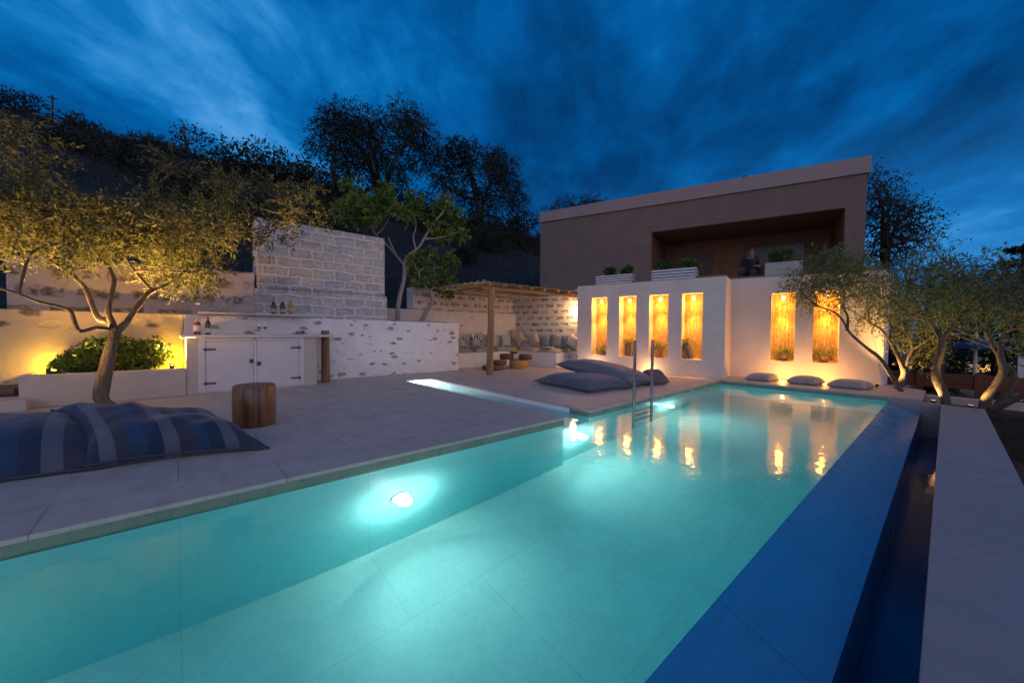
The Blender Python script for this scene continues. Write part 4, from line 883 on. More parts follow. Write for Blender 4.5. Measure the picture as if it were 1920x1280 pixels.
# ------------------------------------------------------------------ bean bags and pillows
BLUE = [(.016, .034, .075), (.092, .107, .138), (.034, .042, .064), (.016, .052, .11)]
m_pipe = plain('bag_piping', (.05, .06, .085), None, 5, .7)
m_bag = stripes('striped_canvas', BLUE, 12, 0, .62, sheen=.2)
def pillow(name, corners, T, mat, label, cat='cushion', group=None, N=20, piping=None, loc=None, **kw):
    b = MB(); b.cushion(*corners, T, N=N, **kw)
    c = loc if loc is not None else np.mean(np.array(corners, float), 0)*[1, 1, 0]
    o = b.build(name, mat, loc=c, smooth=True, angle=75)
    if piping: q = MB(); q.tube([(x, y, max(z, piping[1]*.6)) for x, y, z in b.rim], piping[1], 6, caps=False); q.build('piping', piping[0], o, smooth=True)
    return tag(o, label, cat, group)
pillow('bean_bag', [(-4.36, -1.75, .02), (-4.27, -.42, .02), (-5.45, -.50, .05), (-5.60, -1.8, .05)], .34, m_bag, 'striped blue bean bag lying flat, half hidden at the left edge', 'bean bag', 'striped bean bags', N=44, wr=.10, floor=.004, seed=2., fold=.6, piping=(m_pipe, .011))
pillow('bean_bag', [(-4.26, -.54, .05), (-4.03, .62, .02), (-5.15, .35, .05), (-5.22, -.84, .36)], .25, m_bag, 'striped blue bean bag in front, leaning over the flat one, with a pointed right end', 'bean bag', 'striped bean bags', N=56, wr=.15, floor=.004, seed=5., fold=1.1, low=1.0, pinch=.16, piping=(m_pipe, .011))
m_pipe2 = plain('pillow_piping', (.09, .10, .125), None, 5, .7)
m_bluegrey = plain('blue_grey_canvas', (.115, .13, .165), (.09, .10, .13), 3, .75, .35, 160, .004, sheen=.2)
m_bluegrey2 = plain('pale_blue_canvas', (.145, .155, .185), (.115, .125, .15), 3, .75, .35, 160, .004, sheen=.2)
pillow('floor_pillow', [(-5.66, 5.58, .06), (-4.10, 5.40, .06), (-3.90, 6.60, .06), (-5.30, 6.90, .06)], .20, m_bluegrey, 'large blue-grey floor pillow lying flat on the pool platform, the lower one', 'floor pillow', 'floor pillows', N=34, wr=.12, floor=.004, seed=8., fold=.5, low=.6, piping=(m_pipe2, .010))
pillow('floor_pillow', [(-5.42, 5.98, .40), (-3.95, 6.45, .12), (-3.90, 7.45, .06), (-5.40, 7.05, .36)], .20, m_bluegrey2, 'large blue-grey floor pillow slipping off the lower one', 'floor pillow', 'floor pillows', N=34, wr=.12, floor=.004, seed=9., fold=.5, low=.6, piping=(m_pipe2, .010))
pillow('floor_pillow', [(-4.35, 7.42, .05), (-3.92, 7.30, .05), (-3.78, 7.75, .05), (-4.25, 7.85, .05)], .24, plain('mauve_canvas', (.17, .12, .13), (.13, .09, .10), 3, .8, .3, 160, .004), 'small rolled dark mauve pillow behind the ladder rails', 'floor pillow', 'floor pillows', N=22, wr=.3, floor=.004, seed=4., fold=1.2)
m_grey = plain('grey_linen', (.36, .33, .31), (.30, .275, .26), 3, .85, .3, 180, .004, sheen=.2)
for lb, c in (('grey bench cushion at the pool end, left of the three', [(-3.06, 9.82, .05), (-2.58, 9.84, .05), (-2.45, 10.38, .05), (-2.95, 10.32, .05)]),
              ('grey bench cushion at the pool end, middle of the three', [(-2.28, 9.93, .05), (-1.76, 9.90, .05), (-1.68, 10.45, .05), (-2.20, 10.45, .05)]),
              ('grey bench cushion at the pool end, right of the three under the leaning olive', [(-1.60, 9.95, .05), (-1.02, 9.86, .05), (-.90, 10.42, .05), (-1.50, 10.48, .05)])):
    pillow('bench_cushion', c, .13, m_grey, lb, 'cushion', 'cushions on the pool end bench', N=22, wr=.08, floor=.004, low=.8, seed=c[0][0], piping=(m_grey, .007))

# ------------------------------------------------------------------ pergola and sofa corner
m_log = wood('pergola_log', (.40, .24, .09), (.17, .09, .035), 'Y', 12, .7)
m_logx = wood('pergola_rafter', (.40, .24, .09), (.17, .09, .035), 'X', 12, .7)
m_logz = wood('pergola_post_log', (.38, .24, .095), (.15, .085, .035), 'Z', 12, .7)
Pg = thing('pergola', (-7.37, 5.76, 0), 'rustic log pergola with a pale canvas shade over the sofa corner', 'pergola')
b = MB(); limb(b, [(-7.37, 5.76, 0), (-7.345, 5.765, 1.0), (-7.325, 5.76, 2.13)], .082, .078, 12, 4, .12); b.build('post', m_logz, Pg, smooth=True, angle=60)
b = MB(); limb(b, [(-7.33, 5.52, 2.10), (-7.29, 7.2, 2.115), (-7.22, 8.95, 2.10)], .055, .045, 10, 4, .15); b.build('beam', m_log, Pg, smooth=True, angle=60)
b = MB(); limb(b, [(-9.85, 5.8, 2.22), (-9.85, 7.4, 2.22), (-9.85, 9.2, 2.20)], .05, .05, 8, 3, .15); b.build('beam', m_log, Pg, smooth=True, angle=60)
r_ = random.Random(3)
for i in range(8):
    y = 5.62 + i*.46; x1 = -7.14 + r_.uniform(-.05, .05)
    b = MB(); limb(b, [(-9.95, y+.05, 2.30), (-8.6, y+r_.uniform(-.03, .03), 2.235), (x1, y, 2.20)], .042, .048, 9, 3, .18); b.build('rafter', m_logx, Pg, smooth=True, angle=60)
b = MB(); rc = random.Random(8)
for i in range(26):
    yy = 5.55 + i*.132; b.tube([(-9.8, yy, 2.30 + rc.uniform(0, .02)), (-7.25, yy + rc.uniform(-.03, .03), 2.255 + rc.uniform(0, .015))], .012, 5)
b.build('cane_cover', m_reed, Pg, smooth=True)
m_canvas = plain('shade_canvas', (.62, .58, .53), (.54, .50, .46), 3, .9, .3, 90, .004)
b = MB(); n0 = 0
for q in range(7):
    y0 = 5.66 + q*.46; N = 8
    for i in range(N):
        for j in range(3):
            def cp(a, c): return (-9.7 + 2.36*a/N, y0 + .36*c/3, 2.245 - .035*math.sin(PI*c/3) - .012*math.sin(PI*a/N*3))
            b.quad(cp(i, j), cp(i+1, j), cp(i+1, j+1), cp(i, j+1))
b.build('canvas', m_canvas, Pg, smooth=True)
for i in range(9):
    b = MB(); x = -9.6 + i*.27; pts = [(x + .03*math.cos(a), 5.62 + .055*math.sin(a*1.0)*1.0, 2.255 + .06*math.cos(a)) for a in np.linspace(0, 2*PI, 9)]; b.tube(pts, .008, 5); b.build('lashing', m_canvas, Pg, smooth=True)
# seat cushions and scatter pillows
m_seat = plain('taupe_canvas', (.33, .30, .27), (.27, .245, .225), 3, .85, .3, 160, .004)
m_khaki = plain('khaki_canvas', (.36, .32, .24), (.30, .265, .20), 3, .85, .3, 160, .004)
m_sand = plain('sand_linen', (.46, .41, .365), (.39, .35, .31), 3, .85, .3, 160, .004)
m_slate = plain('slate_linen', (.25, .255, .275), (.20, .205, .225), 3, .85, .3, 160, .004)
m_pale = plain('pale_linen', (.60, .56, .52), (.52, .49, .45), 3, .85, .3, 160, .004)
def uvmat(name, fn):
    t = NT(name); tc = t.n('ShaderNodeTexCoord'); sp = t.n('ShaderNodeSeparateXYZ', ins={0: tc.outputs['UV']}); f = fn(t, sp.outputs[0], sp.outputs[1]); return t.out(f, .85, t.bump(t.noise(t.coord('Object'), 160, 2), .2, .003))
def chev(t, u, v):
    z = t.math('ABSOLUTE', t.math('SUBTRACT', t.math('FRACT', t.math('MULTIPLY', u, 4.)), .5)); k = t.math('FRACT', t.math('ADD', t.math('MULTIPLY', v, 6.), t.math('MULTIPLY', z, 1.1)))
    return t.mix(t.math('GREATER_THAN', k, .5), (.10, .155, .21), (.66, .66, .66))
def palm(t, u, v):
    def leaf(cu, cv, ph, fq):
        du = t.math('SUBTRACT', u, cu); dv = t.math('SUBTRACT', v, cv); a = t.math('ARCTAN2', dv, du); r = t.math('SQRT', t.math('ADD', t.math('MULTIPLY', du, du), t.math('MULTIPLY', dv, dv)))
        s = t.math('SINE', t.math('ADD', t.math('MULTIPLY', a, fq), ph)); return t.math('MULTIPLY', t.math('GREATER_THAN', s, .05), t.math('LESS_THAN', r, .62))
    m = t.math('MAXIMUM', leaf(.2, .15, .4, 17.), t.math('MULTIPLY', leaf(.85, .7, 1.3, 17.), t.math('GREATER_THAN', t.math('ADD', u, v), .95)))
    return t.mix(m, (.66, .62, .57), (.035, .04, .05))
m_chev = uvmat('chevron_print', chev); m_palm = uvmat('palm_print', palm)
for i in range(3):
    y0 = 5.80 + i*.86
    pillow('seat_cushion', [(-9.22, y0, .44), (-9.22, y0+.84, .44), (-9.76, y0+.84, .44), (-9.76, y0, .44)], .13, m_seat, 'taupe seat cushion on the bench arm ' + ('nearest the low wall', 'behind the pergola post', 'just left of the sofa corner')[i], 'cushion', 'seat cushions on the corner bench', N=16, floor=.432, low=.1, wr=.08, seed=i)
for i, lb in enumerate(('under the diamond-set pillows', 'under the slate grey pillows, at the open end')):
    s0 = -.72 + i*.76
    pillow('seat_cushion', [G(s0, .03, .44), G(s0+.74, .03, .44), G(s0+.74, .66, .44), G(s0, .66, .44)], .13, m_seat, 'taupe seat cushion ' + lb, 'cushion', 'seat cushions on the corner bench', N=16, floor=.432, low=.1, wr=.08, seed=5+i)
def upright(cx, s, z0, mat, label, wall, tilt=.12, rot=0., lean=.14, T=.085, name='scatter_pillow', seed=0.):
    """square pillow of size s leaning back on a wall; wall = (point function u, outward)"""
    o, u, n = wall; o = np.array(o, float); a = rot
    U_ = u*math.cos(a) + ZU*math.sin(a); V_ = -u*math.sin(a) + ZU*math.cos(a)
    c = o + u*cx + ZU*(z0 + s*.5*(abs(math.cos(a))+abs(math.sin(a)))) + n*lean
    V_ = V_ - n*tilt*V_[2]; U_ = U_ - n*tilt*U_[2]
    P = [c - U_*s/2 - V_*s/2, c + U_*s/2 - V_*s/2, c + U_*s/2 + V_*s/2, c - U_*s/2 + V_*s/2]
    b = MB(); A, B, C_, D_ = P
    b.cushion(A, B, C_, D_, T, N=16, low=.8, wr=.08, seed=seed)
    # the puff points along the face, whichever way that is
    return tag(b.build(name, mat, loc=c*[1, 1, 0], smooth=True, angle=75), label, 'pillow', 'scatter pillows on the corner bench')
LW = ((-9.77, 0, 0), np.array([0, 1., 0]), np.array([1., 0, 0]))
RWo = F(0, 0, 0); RW = (RWo, D12, -N12)
def yat(x, X=-9.55): return onX(x, 635, X)[1]
upright(yat(871), .42, .55, m_palm, 'black and white palm print pillow half hidden by the low wall', LW, seed=1)
upright(yat(897), .46, .55, m_palm, 'black and white palm print pillow left of the pergola post', LW, seed=2, rot=.05)
upright(yat(925), .42, .55, m_sand, 'plain sand pillow behind the pergola post', LW, seed=3)
upright(yat(951), .42, .55, m_chev, 'blue and white zigzag pillow', LW, seed=4, lean=.16)
upright(yat(974), .56, .57, m_khaki, 'large khaki back pillow in the sofa corner', LW, seed=5, lean=.10)
def sat(x): 
    d = ray(x, 635); A = np.array(F(0, -.2, 0)); n = np.array([D12[1], -D12[0]]); tt = (n @ A[:2])/(n @ d[:2]); return float((np.array([d[0]*tt, d[1]*tt]) - RWo[:2]) @ D12[:2])
upright(sat(979), .37, .56, m_sand, 'sand pillow set on its corner in front of the khaki one', RW, rot=.72, lean=.34, seed=6)
upright(sat(1003), .37, .56, m_sand, 'sand pillow tilted on its corner, right of the diamond-set one', RW, rot=.45, lean=.26, seed=7)
upright(sat(1021), .42, .55, m_slate, 'slate grey pillow, left one of the grey row', RW, seed=8, rot=.03)
upright(sat(1042), .44, .55, m_slate, 'slate grey pillow, middle one of the grey row', RW, seed=9, rot=-.04)
upright(sat(1062), .44, .55, plain('denim_linen', (.17, .20, .25), (.14, .165, .21), 3, .85, .3, 160, .004), 'blue-grey pillow at the open end of the sofa', RW, seed=10)
upright(sat(1076), .36, .55, m_pale, 'pale pillow leaning at the open end of the sofa', RW, rot=-.5, lean=.24, seed=11)
c = G(.36, .22, .585)
Mg = tag(MB().obox(c, (D12, N12, ZU), (.17, .12, .009)).obox(c+D12*.05+ZU*.016, (D12*.96+N12*.28, N12*.96-D12*.28, ZU), (.13, .10, .006)).build('folded_throw', m_pale, loc=c, bevel=.004), 'pale folded throw lying on the right seat cushion', 'throw')
# stump table
m_slabw = wood('dark_stump_wood', (.17, .10, .06), (.07, .04, .025), 'X', 9, .7)
m_gold = plain('peeled_log', (.50, .30, .09), (.34, .18, .05), 8, .6, .4, 20, .012)
def stump(name, loc, r, h, mat, label, sides=18, sq=1., wob=.12, group='stumps used as tables'):
    b = MB(); b.lathe([(r*.94, 0), (r, h*.15), (r*1.03, h*.5), (r, h*.88), (r*.94, h)], (0, 0, 0), sides, wob)
    b.v = [(x*sq+loc[0], y+loc[1], z+loc[2]) for x, y, z in b.v]
    L = thing(name, loc, label, 'stump', group); b.build('trunk_section', mat, L, smooth=True, angle=45)
    b = MB(); b.lathe([(r*.90, h+.001), (r*.88, h+.006)], (0, 0, 0), sides, wob); b.v = [(x*sq+loc[0], y+loc[1], z+loc[2]) for x, y, z in b.v]; b.build('top', m_endgr, L, smooth=True, angle=45); return L
stump('stump_table', (-8.22, 7.50, 0), .27, .245, m_gold, 'squat golden peeled stump carrying the two dark slabs', wob=.06)
stump('wood_slab', (-8.50, 7.28, .253), .20, .155, m_slabw, 'thick dark wooden block on the golden stump, left one', 12, 1.1)
stump('wood_slab', (-8.10, 7.66, .253), .185, .15, m_slabw, 'thick dark wooden block on the golden stump, right one', 12, 1.1)
stump('stump_table', (-8.30, 6.62, 0), .30, .12, m_slabw, 'low flat dark stump beside the pergola post', 16)
stump('wood_slab', (-8.32, 6.86, .127), .20, .13, m_slabw, 'dark wooden block lying on the low flat stump', 12)
bl = np.array([-8.33, 7.40, .418])
Bw = thing('fruit_bowl', bl, 'small dark bowl on the stump table', 'bowl')
b = MB(); b.lathe([(.05, 0), (.10, .02), (.135, .06), (.128, .06), (.09, .03), (.01, .015)], bl, 20); b.build('bowl', m_slabw, Bw, smooth=True)
fm = plain('yellow_fruit', (.55, .40, .07), (.45, .33, .05), 20, .45)
for i, (dx, dy, dz) in enumerate(((-.06, 0, .06), (.05, .04, .06), (.03, -.06, .06), (-.02, .07, .065), (0, 0, .11))):
    tag(MB().sphere(bl+np.array([dx, dy, dz]), .042, 12, 8).build('fruit', fm, loc=bl+np.array([dx, dy, dz]), smooth=True), 'round yellow fruit heaped in the dark bowl on the stump table', 'fruit', 'fruit in the bowl')

# ------------------------------------------------------------------ pots in the niches
m_terra = plain('terracotta', (.42, .20, .10), (.34, .15, .075), 9, .8, .3, 40)
m_clay = plain('pale_clay', (.42, .34, .27), (.30, .23, .17), 9, .8, .3, 40)
m_dclay = plain('grey_clay', (.22, .18, .15), (.14, .11, .09), 9, .7, .3, 40)
def pot(i, off, prof, mat, label, lr, n, seed, tilt=0., h_extra=0., pl=True):
    Fq, a, c, z0, z1, D, _ = NICHE[i]; p = Fq((a+c)/2 + off, .17, z0+.003); T = thing('potted_plant', p, label, 'potted plant', 'pots in the niches')
    b = MB(); b.lathe(prof, (0, 0, 0), 18); ct, st = math.cos(tilt), math.sin(tilt); r0 = prof[0][0]
    tf = lambda q: np.array(p) + D12*(q[0]*ct + q[2]*st) + N12*q[1] + ZU*(q[2]*ct - (q[0]-(r0 if tilt > 0 else -r0))*st)
    b.v = [tuple(tf(v)) for v in b.v]; b.build('pot', mat, T, smooth=True, angle=50)
    H_ = prof[-1][1]; top = tf((0, 0, H_)); cs = [(top + np.array([random.uniform(-1, 1)*lr, random.uniform(-.5, .4)*lr, lr*random.uniform(.2, 1.1)]), lr*.5) for _ in range(n)]
    b = MB()
    for q, r in cs: limb(b, [top-ZU*.03, (top+q)/2, q], .006, .003, 5, 2)
    b.build('stem', m_bark2, T, smooth=True); foliage(MB(), cs, 12, 5, .045, .30, lr*.5, .2, .8, seed).build('foliage', m_pot_leaf, T)
pot_s = [(.055, 0), (.085, .11), (.092, .12), (.092, .145), (.08, .145), (.076, .12)]
pot(0, .03, [(.10, 0), (.12, .05), (.115, .07), (.09, .07)], m_clay, 'leafy plant in a low clay bowl in the left niche of the four', .13, 9, 301, h_extra=0)
pot(1, -.03, [(.06, 0), (.085, .10), (.09, .24), (.075, .34), (.085, .37), (.07, .37)], m_dclay, 'tall grey clay jar with a small plant in the second niche of the four', .08, 5, 302)
pot(2, .02, [(.05, 0), (.06, .03), (.035, .10), (.075, .20), (.085, .22), (.07, .22)], m_terra, 'plant in a footed clay pot in the third niche of the four', .13, 7, 303)
pot(3, -.03, [(.06, 0), (.09, .10), (.095, .24), (.08, .33), (.088, .36), (.07, .36)], m_dclay, 'tilted grey clay jar with trailing leaves in the niche nearest the pool', .11, 8, 304, tilt=-.42)
pot(4, .05, pot_s, m_terra, 'bushy plant in a terracotta pot in the left niche behind the bench cushions', .14, 11, 305)
pot(5, .0, pot_s, m_terra, 'bushy plant in a terracotta pot in the right niche behind the bench cushions', .14, 11, 306)
# ------------------------------------------------------------------ terrace: planters, person, chair
m_slat = plain('white_slat', (.66, .66, .68), (.58, .58, .61), 5, .6, .2, 30, .004); m_box = plain('planter_inside', (.05, .06, .09), None, 5, .8)
def slat_planter(Fq, s0, s1, t0, z0, h, depth, label, plants, seed):
    base = Fq((s0+s1)/2, t0, z0); T = thing('slatted_planter', base, label, 'planter', 'slatted planters on the terrace edge')
    d = (Fq(1, 0, 0)-Fq(0, 0, 0)); n = Fq(0, 1, 0)-Fq(0, 0, 0); c = Fq((s0+s1)/2, t0+depth/2, z0+h/2)
    b = MB(); b.obox(c, (d, n, ZU), ((s1-s0)/2-.014, depth/2-.014, h/2-.01)); b.build('box', m_box, T)
    k = 4; sh = h/(k+.0)
    for i in range(k):
        b = MB(); zc = z0 + sh*(i+.5); b.obox(Fq((s0+s1)/2, t0, zc), (d, n, ZU), ((s1-s0)/2, .010, sh*.33)); b.obox(Fq(s1-.010, t0+depth/2+.002, zc), (d, n, ZU), (.010, depth/2-.014, sh*.33)); b.obox(Fq(s0+.010, t0+depth/2+.002, zc), (d, n, ZU), (.010, depth/2-.014, sh*.33)); b.build('slat', m_slat, T, bevel=.003)
    for j, (sp, r, lb) in enumerate(plants): shrub(lb, tuple(Fq(sp, t0+depth/2, z0+h-.02)), r, r*1.25, 9, m_green, .06, .38, seed+j, 'small green plants on the terrace edge', 'terrace_plant', 'plant')
def s_on(Fq, x, y=520): 
    o_, d_ = Fq(0, 0, 0), Fq(1, 0, 0)-Fq(0, 0, 0); q = ray(x, y); n = np.array([d_[1], -d_[0]]); t_ = (n @ o_[:2])/(n @ q[:2]); return float((np.array([q[0]*t_, q[1]*t_]) - o_[:2]) @ d_[:2])
a, c = s_on(F1, 1116.8), s_on(F1, 1183.4)
slat_planter(F1, a, c, .02, 2.40, .25, .30, 'white slatted planter with two small plants, left one on the terrace edge', [(a+(c-a)*.33, .15, 'round green plant at the left in the left slatted planter'), (a+(c-a)*.84, .16, 'round green plant at the right in the left slatted planter')], 401)
a, c = s_on(F1, 1221), s_on(F1, 1303.8)
slat_planter(F1, a, c, .02, 2.40, .28, .32, 'white slatted planter with spreading plants, right one on the terrace edge', [(a+(c-a)*.22, .17, 'spreading green plant at the left in the right slatted planter'), (a+(c-a)*.80, .22, 'spreading green plant at the right in the right slatted planter')], 411)
a, c = s_on(F2, 1434), s_on(F2, 1504.6); base = F2((a+c)/2, .05, 2.44)
Tp = thing('grey_planter', base, 'plain grey planter box above the lit niche of the bench wall', 'planter')
d, n = F2(1, 0, 0)-F2(0, 0, 0), F2(0, 1, 0)-F2(0, 0, 0)
b = MB(); b.obox(F2((a+c)/2, .20, 2.445+.17), (d, n, ZU), ((c-a)/2, .19, .165)); b.build('box', plain('grey_planter_paint', (.36, .37, .37), (.31, .32, .33), 3, .7), Tp, bevel=.008)
b = MB(); b.obox(F2((a+c)/2, .20, 2.785), (d, n, ZU), ((c-a)/2-.02, .17, .006)); b.build('soil', m_soil, Tp)
shrub('dense green plant in the plain grey planter', tuple(F2((a+c)/2, .2, 2.77)), .26, .30, 14, m_green, .06, .38, 421, 'small green plants on the terrace edge', 'terrace_plant', 'plant')
# person sitting on the terrace
pc_ = onY(1409, 483, 13.3); fz = 2.385; px_, py_ = pc_[0], 13.3
Ps = thing('person', (px_, py_, fz), 'person in a dark shirt sitting at the terrace edge under the loggia', 'person')
sk = {'pelvis': (0, .05, .50), 'waist': (0, .07, .66), 'chest': (0, .04, .88), 'neck': (0, .0, 1.01), 'neck2': (0, -.015, 1.07), 'h1': (0, -.02, 1.14), 'h2': (0, -.02, 1.22), 'h3': (0, -.01, 1.27),
      'sl': (-.18, .02, .96), 'el': (-.25, -.05, .70), 'wl': (-.16, -.26, .66), 'sr': (.18, .02, .96), 'er': (.26, -.04, .70), 'wr': (.20, -.26, .70),
      'hl': (-.10, .02, .48), 'kl': (-.14, -.40, .50), 'al': (-.14, -.42, .09), 'tl': (-.15, -.56, .05), 'hr': (.10, .02, .48), 'kr': (.15, -.40, .50), 'ar': (.16, -.40, .09), 'tr': (.18, -.54, .05)}
rd = dict(pelvis=.14, waist=.13, chest=.15, neck=.06, neck2=.055, h1=.085, h2=.10, h3=.06, sl=.07, el=.05, wl=.034, sr=.07, er=.05, wr=.034, hl=.095, kl=.065, al=.042, tl=.036, hr=.095, kr=.065, ar=.042, tr=.036)
ed = [('pelvis', 'waist'), ('waist', 'chest'), ('chest', 'neck'), ('neck', 'neck2'), ('neck2', 'h1'), ('h1', 'h2'), ('h2', 'h3'), ('chest', 'sl'), ('sl', 'el'), ('el', 'wl'), ('chest', 'sr'), ('sr', 'er'), ('er', 'wr'), ('pelvis', 'hl'), ('hl', 'kl'), ('kl', 'al'), ('al', 'tl'), ('pelvis', 'hr'), ('hr', 'kr'), ('kr', 'ar'), ('ar', 'tr')]
for sd, sgn in (('l', -1), ('r', 1)):
    w_ = np.array(sk['w'+sd]); 
    for q in range(5):
        ang = (q-2)*.28; e1 = w_ + np.array([math.sin(ang)*.06, -.07-.01*(q == 2), -.005]); e2 = e1 + np.array([math.sin(ang)*.025, -.028, -.03])
        if q == (4 if sgn < 0 else 0): e1 = w_ + np.array([sgn*-.05, -.04, 0]); e2 = e1 + np.array([0, -.03, -.015])
        sk['f%s%da' % (sd, q)] = tuple(e1); sk['f%s%db' % (sd, q)] = tuple(e2); rd['f%s%da' % (sd, q)] = .011; rd['f%s%db' % (sd, q)] = .008
        ed += [('w'+sd, 'f%s%da' % (sd, q)), ('f%s%da' % (sd, q), 'f%s%db' % (sd, q))]
nm = list(sk); me = bpy.data.meshes.new('body'); me.from_pydata([sk[k] for k in nm], [(nm.index(a), nm.index(c)) for a, c in ed], [])
m_skin = plain('skin', (.20, .115, .08), None, 8, .6); me.materials.append(m_skin)
ob = bpy.data.objects.new('body', me); COL.objects.link(ob); ob.parent = Ps; BASE[ob.name] = BASE[Ps.name]
ob.modifiers.new('skin', 'SKIN')
for i, k in enumerate(nm): me.skin_vertices[0].data[i].radius = (rd[k], rd[k]); me.skin_vertices[0].data[i].use_root = (k == 'pelvis')
sb = ob.modifiers.new('sub', 'SUBSURF'); sb.levels = sb.render_levels = 1
o0 = np.array([px_, py_, fz])
def shell(name, pts, mat): 
    b = MB(); 
    for P_, r0, r1 in pts: limb(b, [o0+np.array(q) for q in P_], r0, r1, 10, 4, .08)
    return b.build(name, mat, Ps, smooth=True, angle=80)
m_shirt = plain('dark_shirt', (.015, .018, .03), None, 8, .85)
shell('shirt', [([sk['pelvis'], sk['waist'], sk['chest'], (0, .02, .985)], .185, .165), ([sk['chest'], sk['sl'], sk['el']], .10, .066), ([sk['chest'], sk['sr'], sk['er']], .10, .066)], m_shirt)
shell('trousers', [([sk['pelvis'], sk['hl'], sk['kl'], sk['al']], .125, .062), ([sk['pelvis'], sk['hr'], sk['kr'], sk['ar']], .125, .062)], plain('dark_trousers', (.03, .03, .04), None, 8, .85))
b = MB(); b.sphere(o0+np.array([0, .015, 1.235]), .112, 14, 9, (.92, 1., .98)); b.v = [v for v in b.v]; hr = b.build('hair', plain('dark_hair', (.02, .014, .01), None, 30, .6), Ps, smooth=True)
b = MB(); b.sphere(o0+np.array([0, -.115, 1.165]), .018, 8, 6, (.8, 1, 1.2)); b.sphere(o0+np.array([-.035, -.106, 1.195]), .010, 8, 6); b.sphere(o0+np.array([.035, -.106, 1.195]), .010, 8, 6); b.build('face', m_skin, Ps, smooth=True)
Ch = thing('terrace_chair', (px_, py_+.1, fz), 'dark chair under the person on the terrace', 'chair')
b = MB(); b.box(px_-.24, px_+.24, py_-.22, py_+.30, fz+.33, fz+.37); b.build('seat', m_dark, Ch, bevel=.006)
b = MB(); b.box(px_-.24, px_+.24, py_+.28, py_+.32, fz+.372, fz+.85); b.build('backrest', m_dark, Ch, bevel=.006)
for sx_ in (-.21, .21):
    for sy_ in (-.19, .27): b = MB(); b.tube([(px_+sx_, py_+sy_, fz), (px_+sx_, py_+sy_, fz+.33)], .018, 8); b.build('leg', m_dark, Ch)
lc = onY(1447, 484, 13.2); Tb = thing('terrace_table', (lc[0]+.25, 13.4, fz), 'small dark table beside the person on the terrace', 'table')
tz = lc[2]-.10
b = MB(); b.box(lc[0]-.15, lc[0]+.8, 13.05, 13.7, tz-.03, tz); b.build('top', wood('terrace_table_wood', (.22, .11, .05), (.12, .06, .03), 'X'), Tb, bevel=.005)
for sx_ in (-.1, .75):
    for sy_ in (13.1, 13.65): b = MB(); b.tube([(lc[0]+sx_, sy_, fz), (lc[0]+sx_, sy_, tz-.03)], .02, 8); b.build('leg', m_dark, Tb)
Ln = thing('candle_lantern', (lc[0], 13.2, tz), 'small glowing candle lantern on the terrace table', 'lantern')
b = MB(); b.lathe([(.035, 0), (.04, .01), (.04, .09), (.03, .10)], (lc[0], 13.2, tz), 12); b.build('candle', glow('candle_glow', (1, .30, .06), 1.6), Ln, smooth=True)
lamp('candle_flame', 'POINT', (lc[0]-.02, 13.12, tz+.16), 3., (1, .36, .10), Ln, .04)
# ------------------------------------------------------------------ beyond the right end
m_fence = wood('fence_timber', (.20, .07, .035), (.10, .035, .02), 'X', 10, .7); m_fencez = wood('fence_post_timber', (.20, .07, .035), (.10, .035, .02), 'Z', 10, .7)
YF = 13.2; fx = [onY(x, 700, YF)[0] for x in (1655, 1724, 1835, 1950, 2070)]
Fe = thing('timber_fence', (0, YF, gh(0, YF)), 'dark reddish timber fence with broad horizontal boards behind the olives', 'fence')
zt = onY(1740, 698, YF)[2]
for x in fx: b = MB(); b.box(x-.06, x+.06, YF-.05, YF+.05, -1.7, zt+.04); b.build('post', m_fencez, Fe, bevel=.008)
for i in range(len(fx)-1):
    for k in range(2):
        z1 = zt - k*.48; b = MB(); b.box(fx[i]+.062, fx[i+1]-.062, YF-.022, YF+.022, z1-.33, z1); b.build('board', m_fence, Fe, bevel=.006)
YU = 17.; YR = .72; ub_ = onY(1827, 705, YU); Um = thing('parasol', (ub_[0], YU, gh(ub_[0], YU)), 'blue parasol on a pale pole behind the timber fence', 'parasol')
b = MB(); b.tube([(ub_[0], YU, -1.7), (ub_[0], YU, onY(1827, 622, YU)[2])], .04, 10); b.build('pole', m_white, Um, smooth=True)
zc = onY(1827, 634, YU)[2]; b = MB(); n0 = 8
for i in range(n0):
    a0, a1 = 2*PI*i/n0, 2*PI*(i+1)/n0; 
    for q in range(4):
        def cpt(a, f): return (ub_[0]+YR*f*math.cos(a), YU+YR*f*math.sin(a), zc - .28*f**1.3)
        b.quad(cpt(a0, q/4+.001), cpt(a0, (q+1)/4), cpt(a1, (q+1)/4), cpt(a1, q/4+.001))
b.build('canopy', plain('blue_canvas', (.015, .06, .19), (.01, .05, .16), 4, .8), Um)
YP = 16.; pp = onY(1913, 705, YP); Pp = thing('pale_post', (pp[0], YP, -1.6), 'pale square post at the right edge behind the fence', 'post')
b = MB(); b.box(pp[0]-.05, pp[0]+.05, YP-.05, YP+.05, -1.7, onY(1913, 668, YP)[2]); b.build('shaft', m_white, Pp, bevel=.006)
m_pole = plain('weathered_pole', (.25, .23, .20), (.18, .165, .145), 12, .8)
for i, (a, c, lb) in enumerate((((1778, 612), (1930, 672), 'upper pale pole sloping down behind the right olives'), ((1774, 622), (1858, 652), 'lower pale pole sloping down behind the right olives'))):
    p0, p1 = onY(*a, 12.5), onY(*c, 12.5-i*.1); tag(MB().tube([p0, p1], .013, 7).build('sloping_pole', m_pole, loc=p0, smooth=True), lb, 'pole', 'sloping poles behind the olives')
p = onY(1777, 605, 30.); Sl = thing('street_lamp', (p[0], 30., gh(p[0], 30.)), 'distant street lamp glowing yellow-green among the trees', 'street lamp')
b = MB(); b.tube([(p[0], 30.2, gh(p[0], 30.)-.2), (p[0], 30.2, p[2]+.3)], .06, 8); b.build('pole', m_dark, Sl, smooth=True)
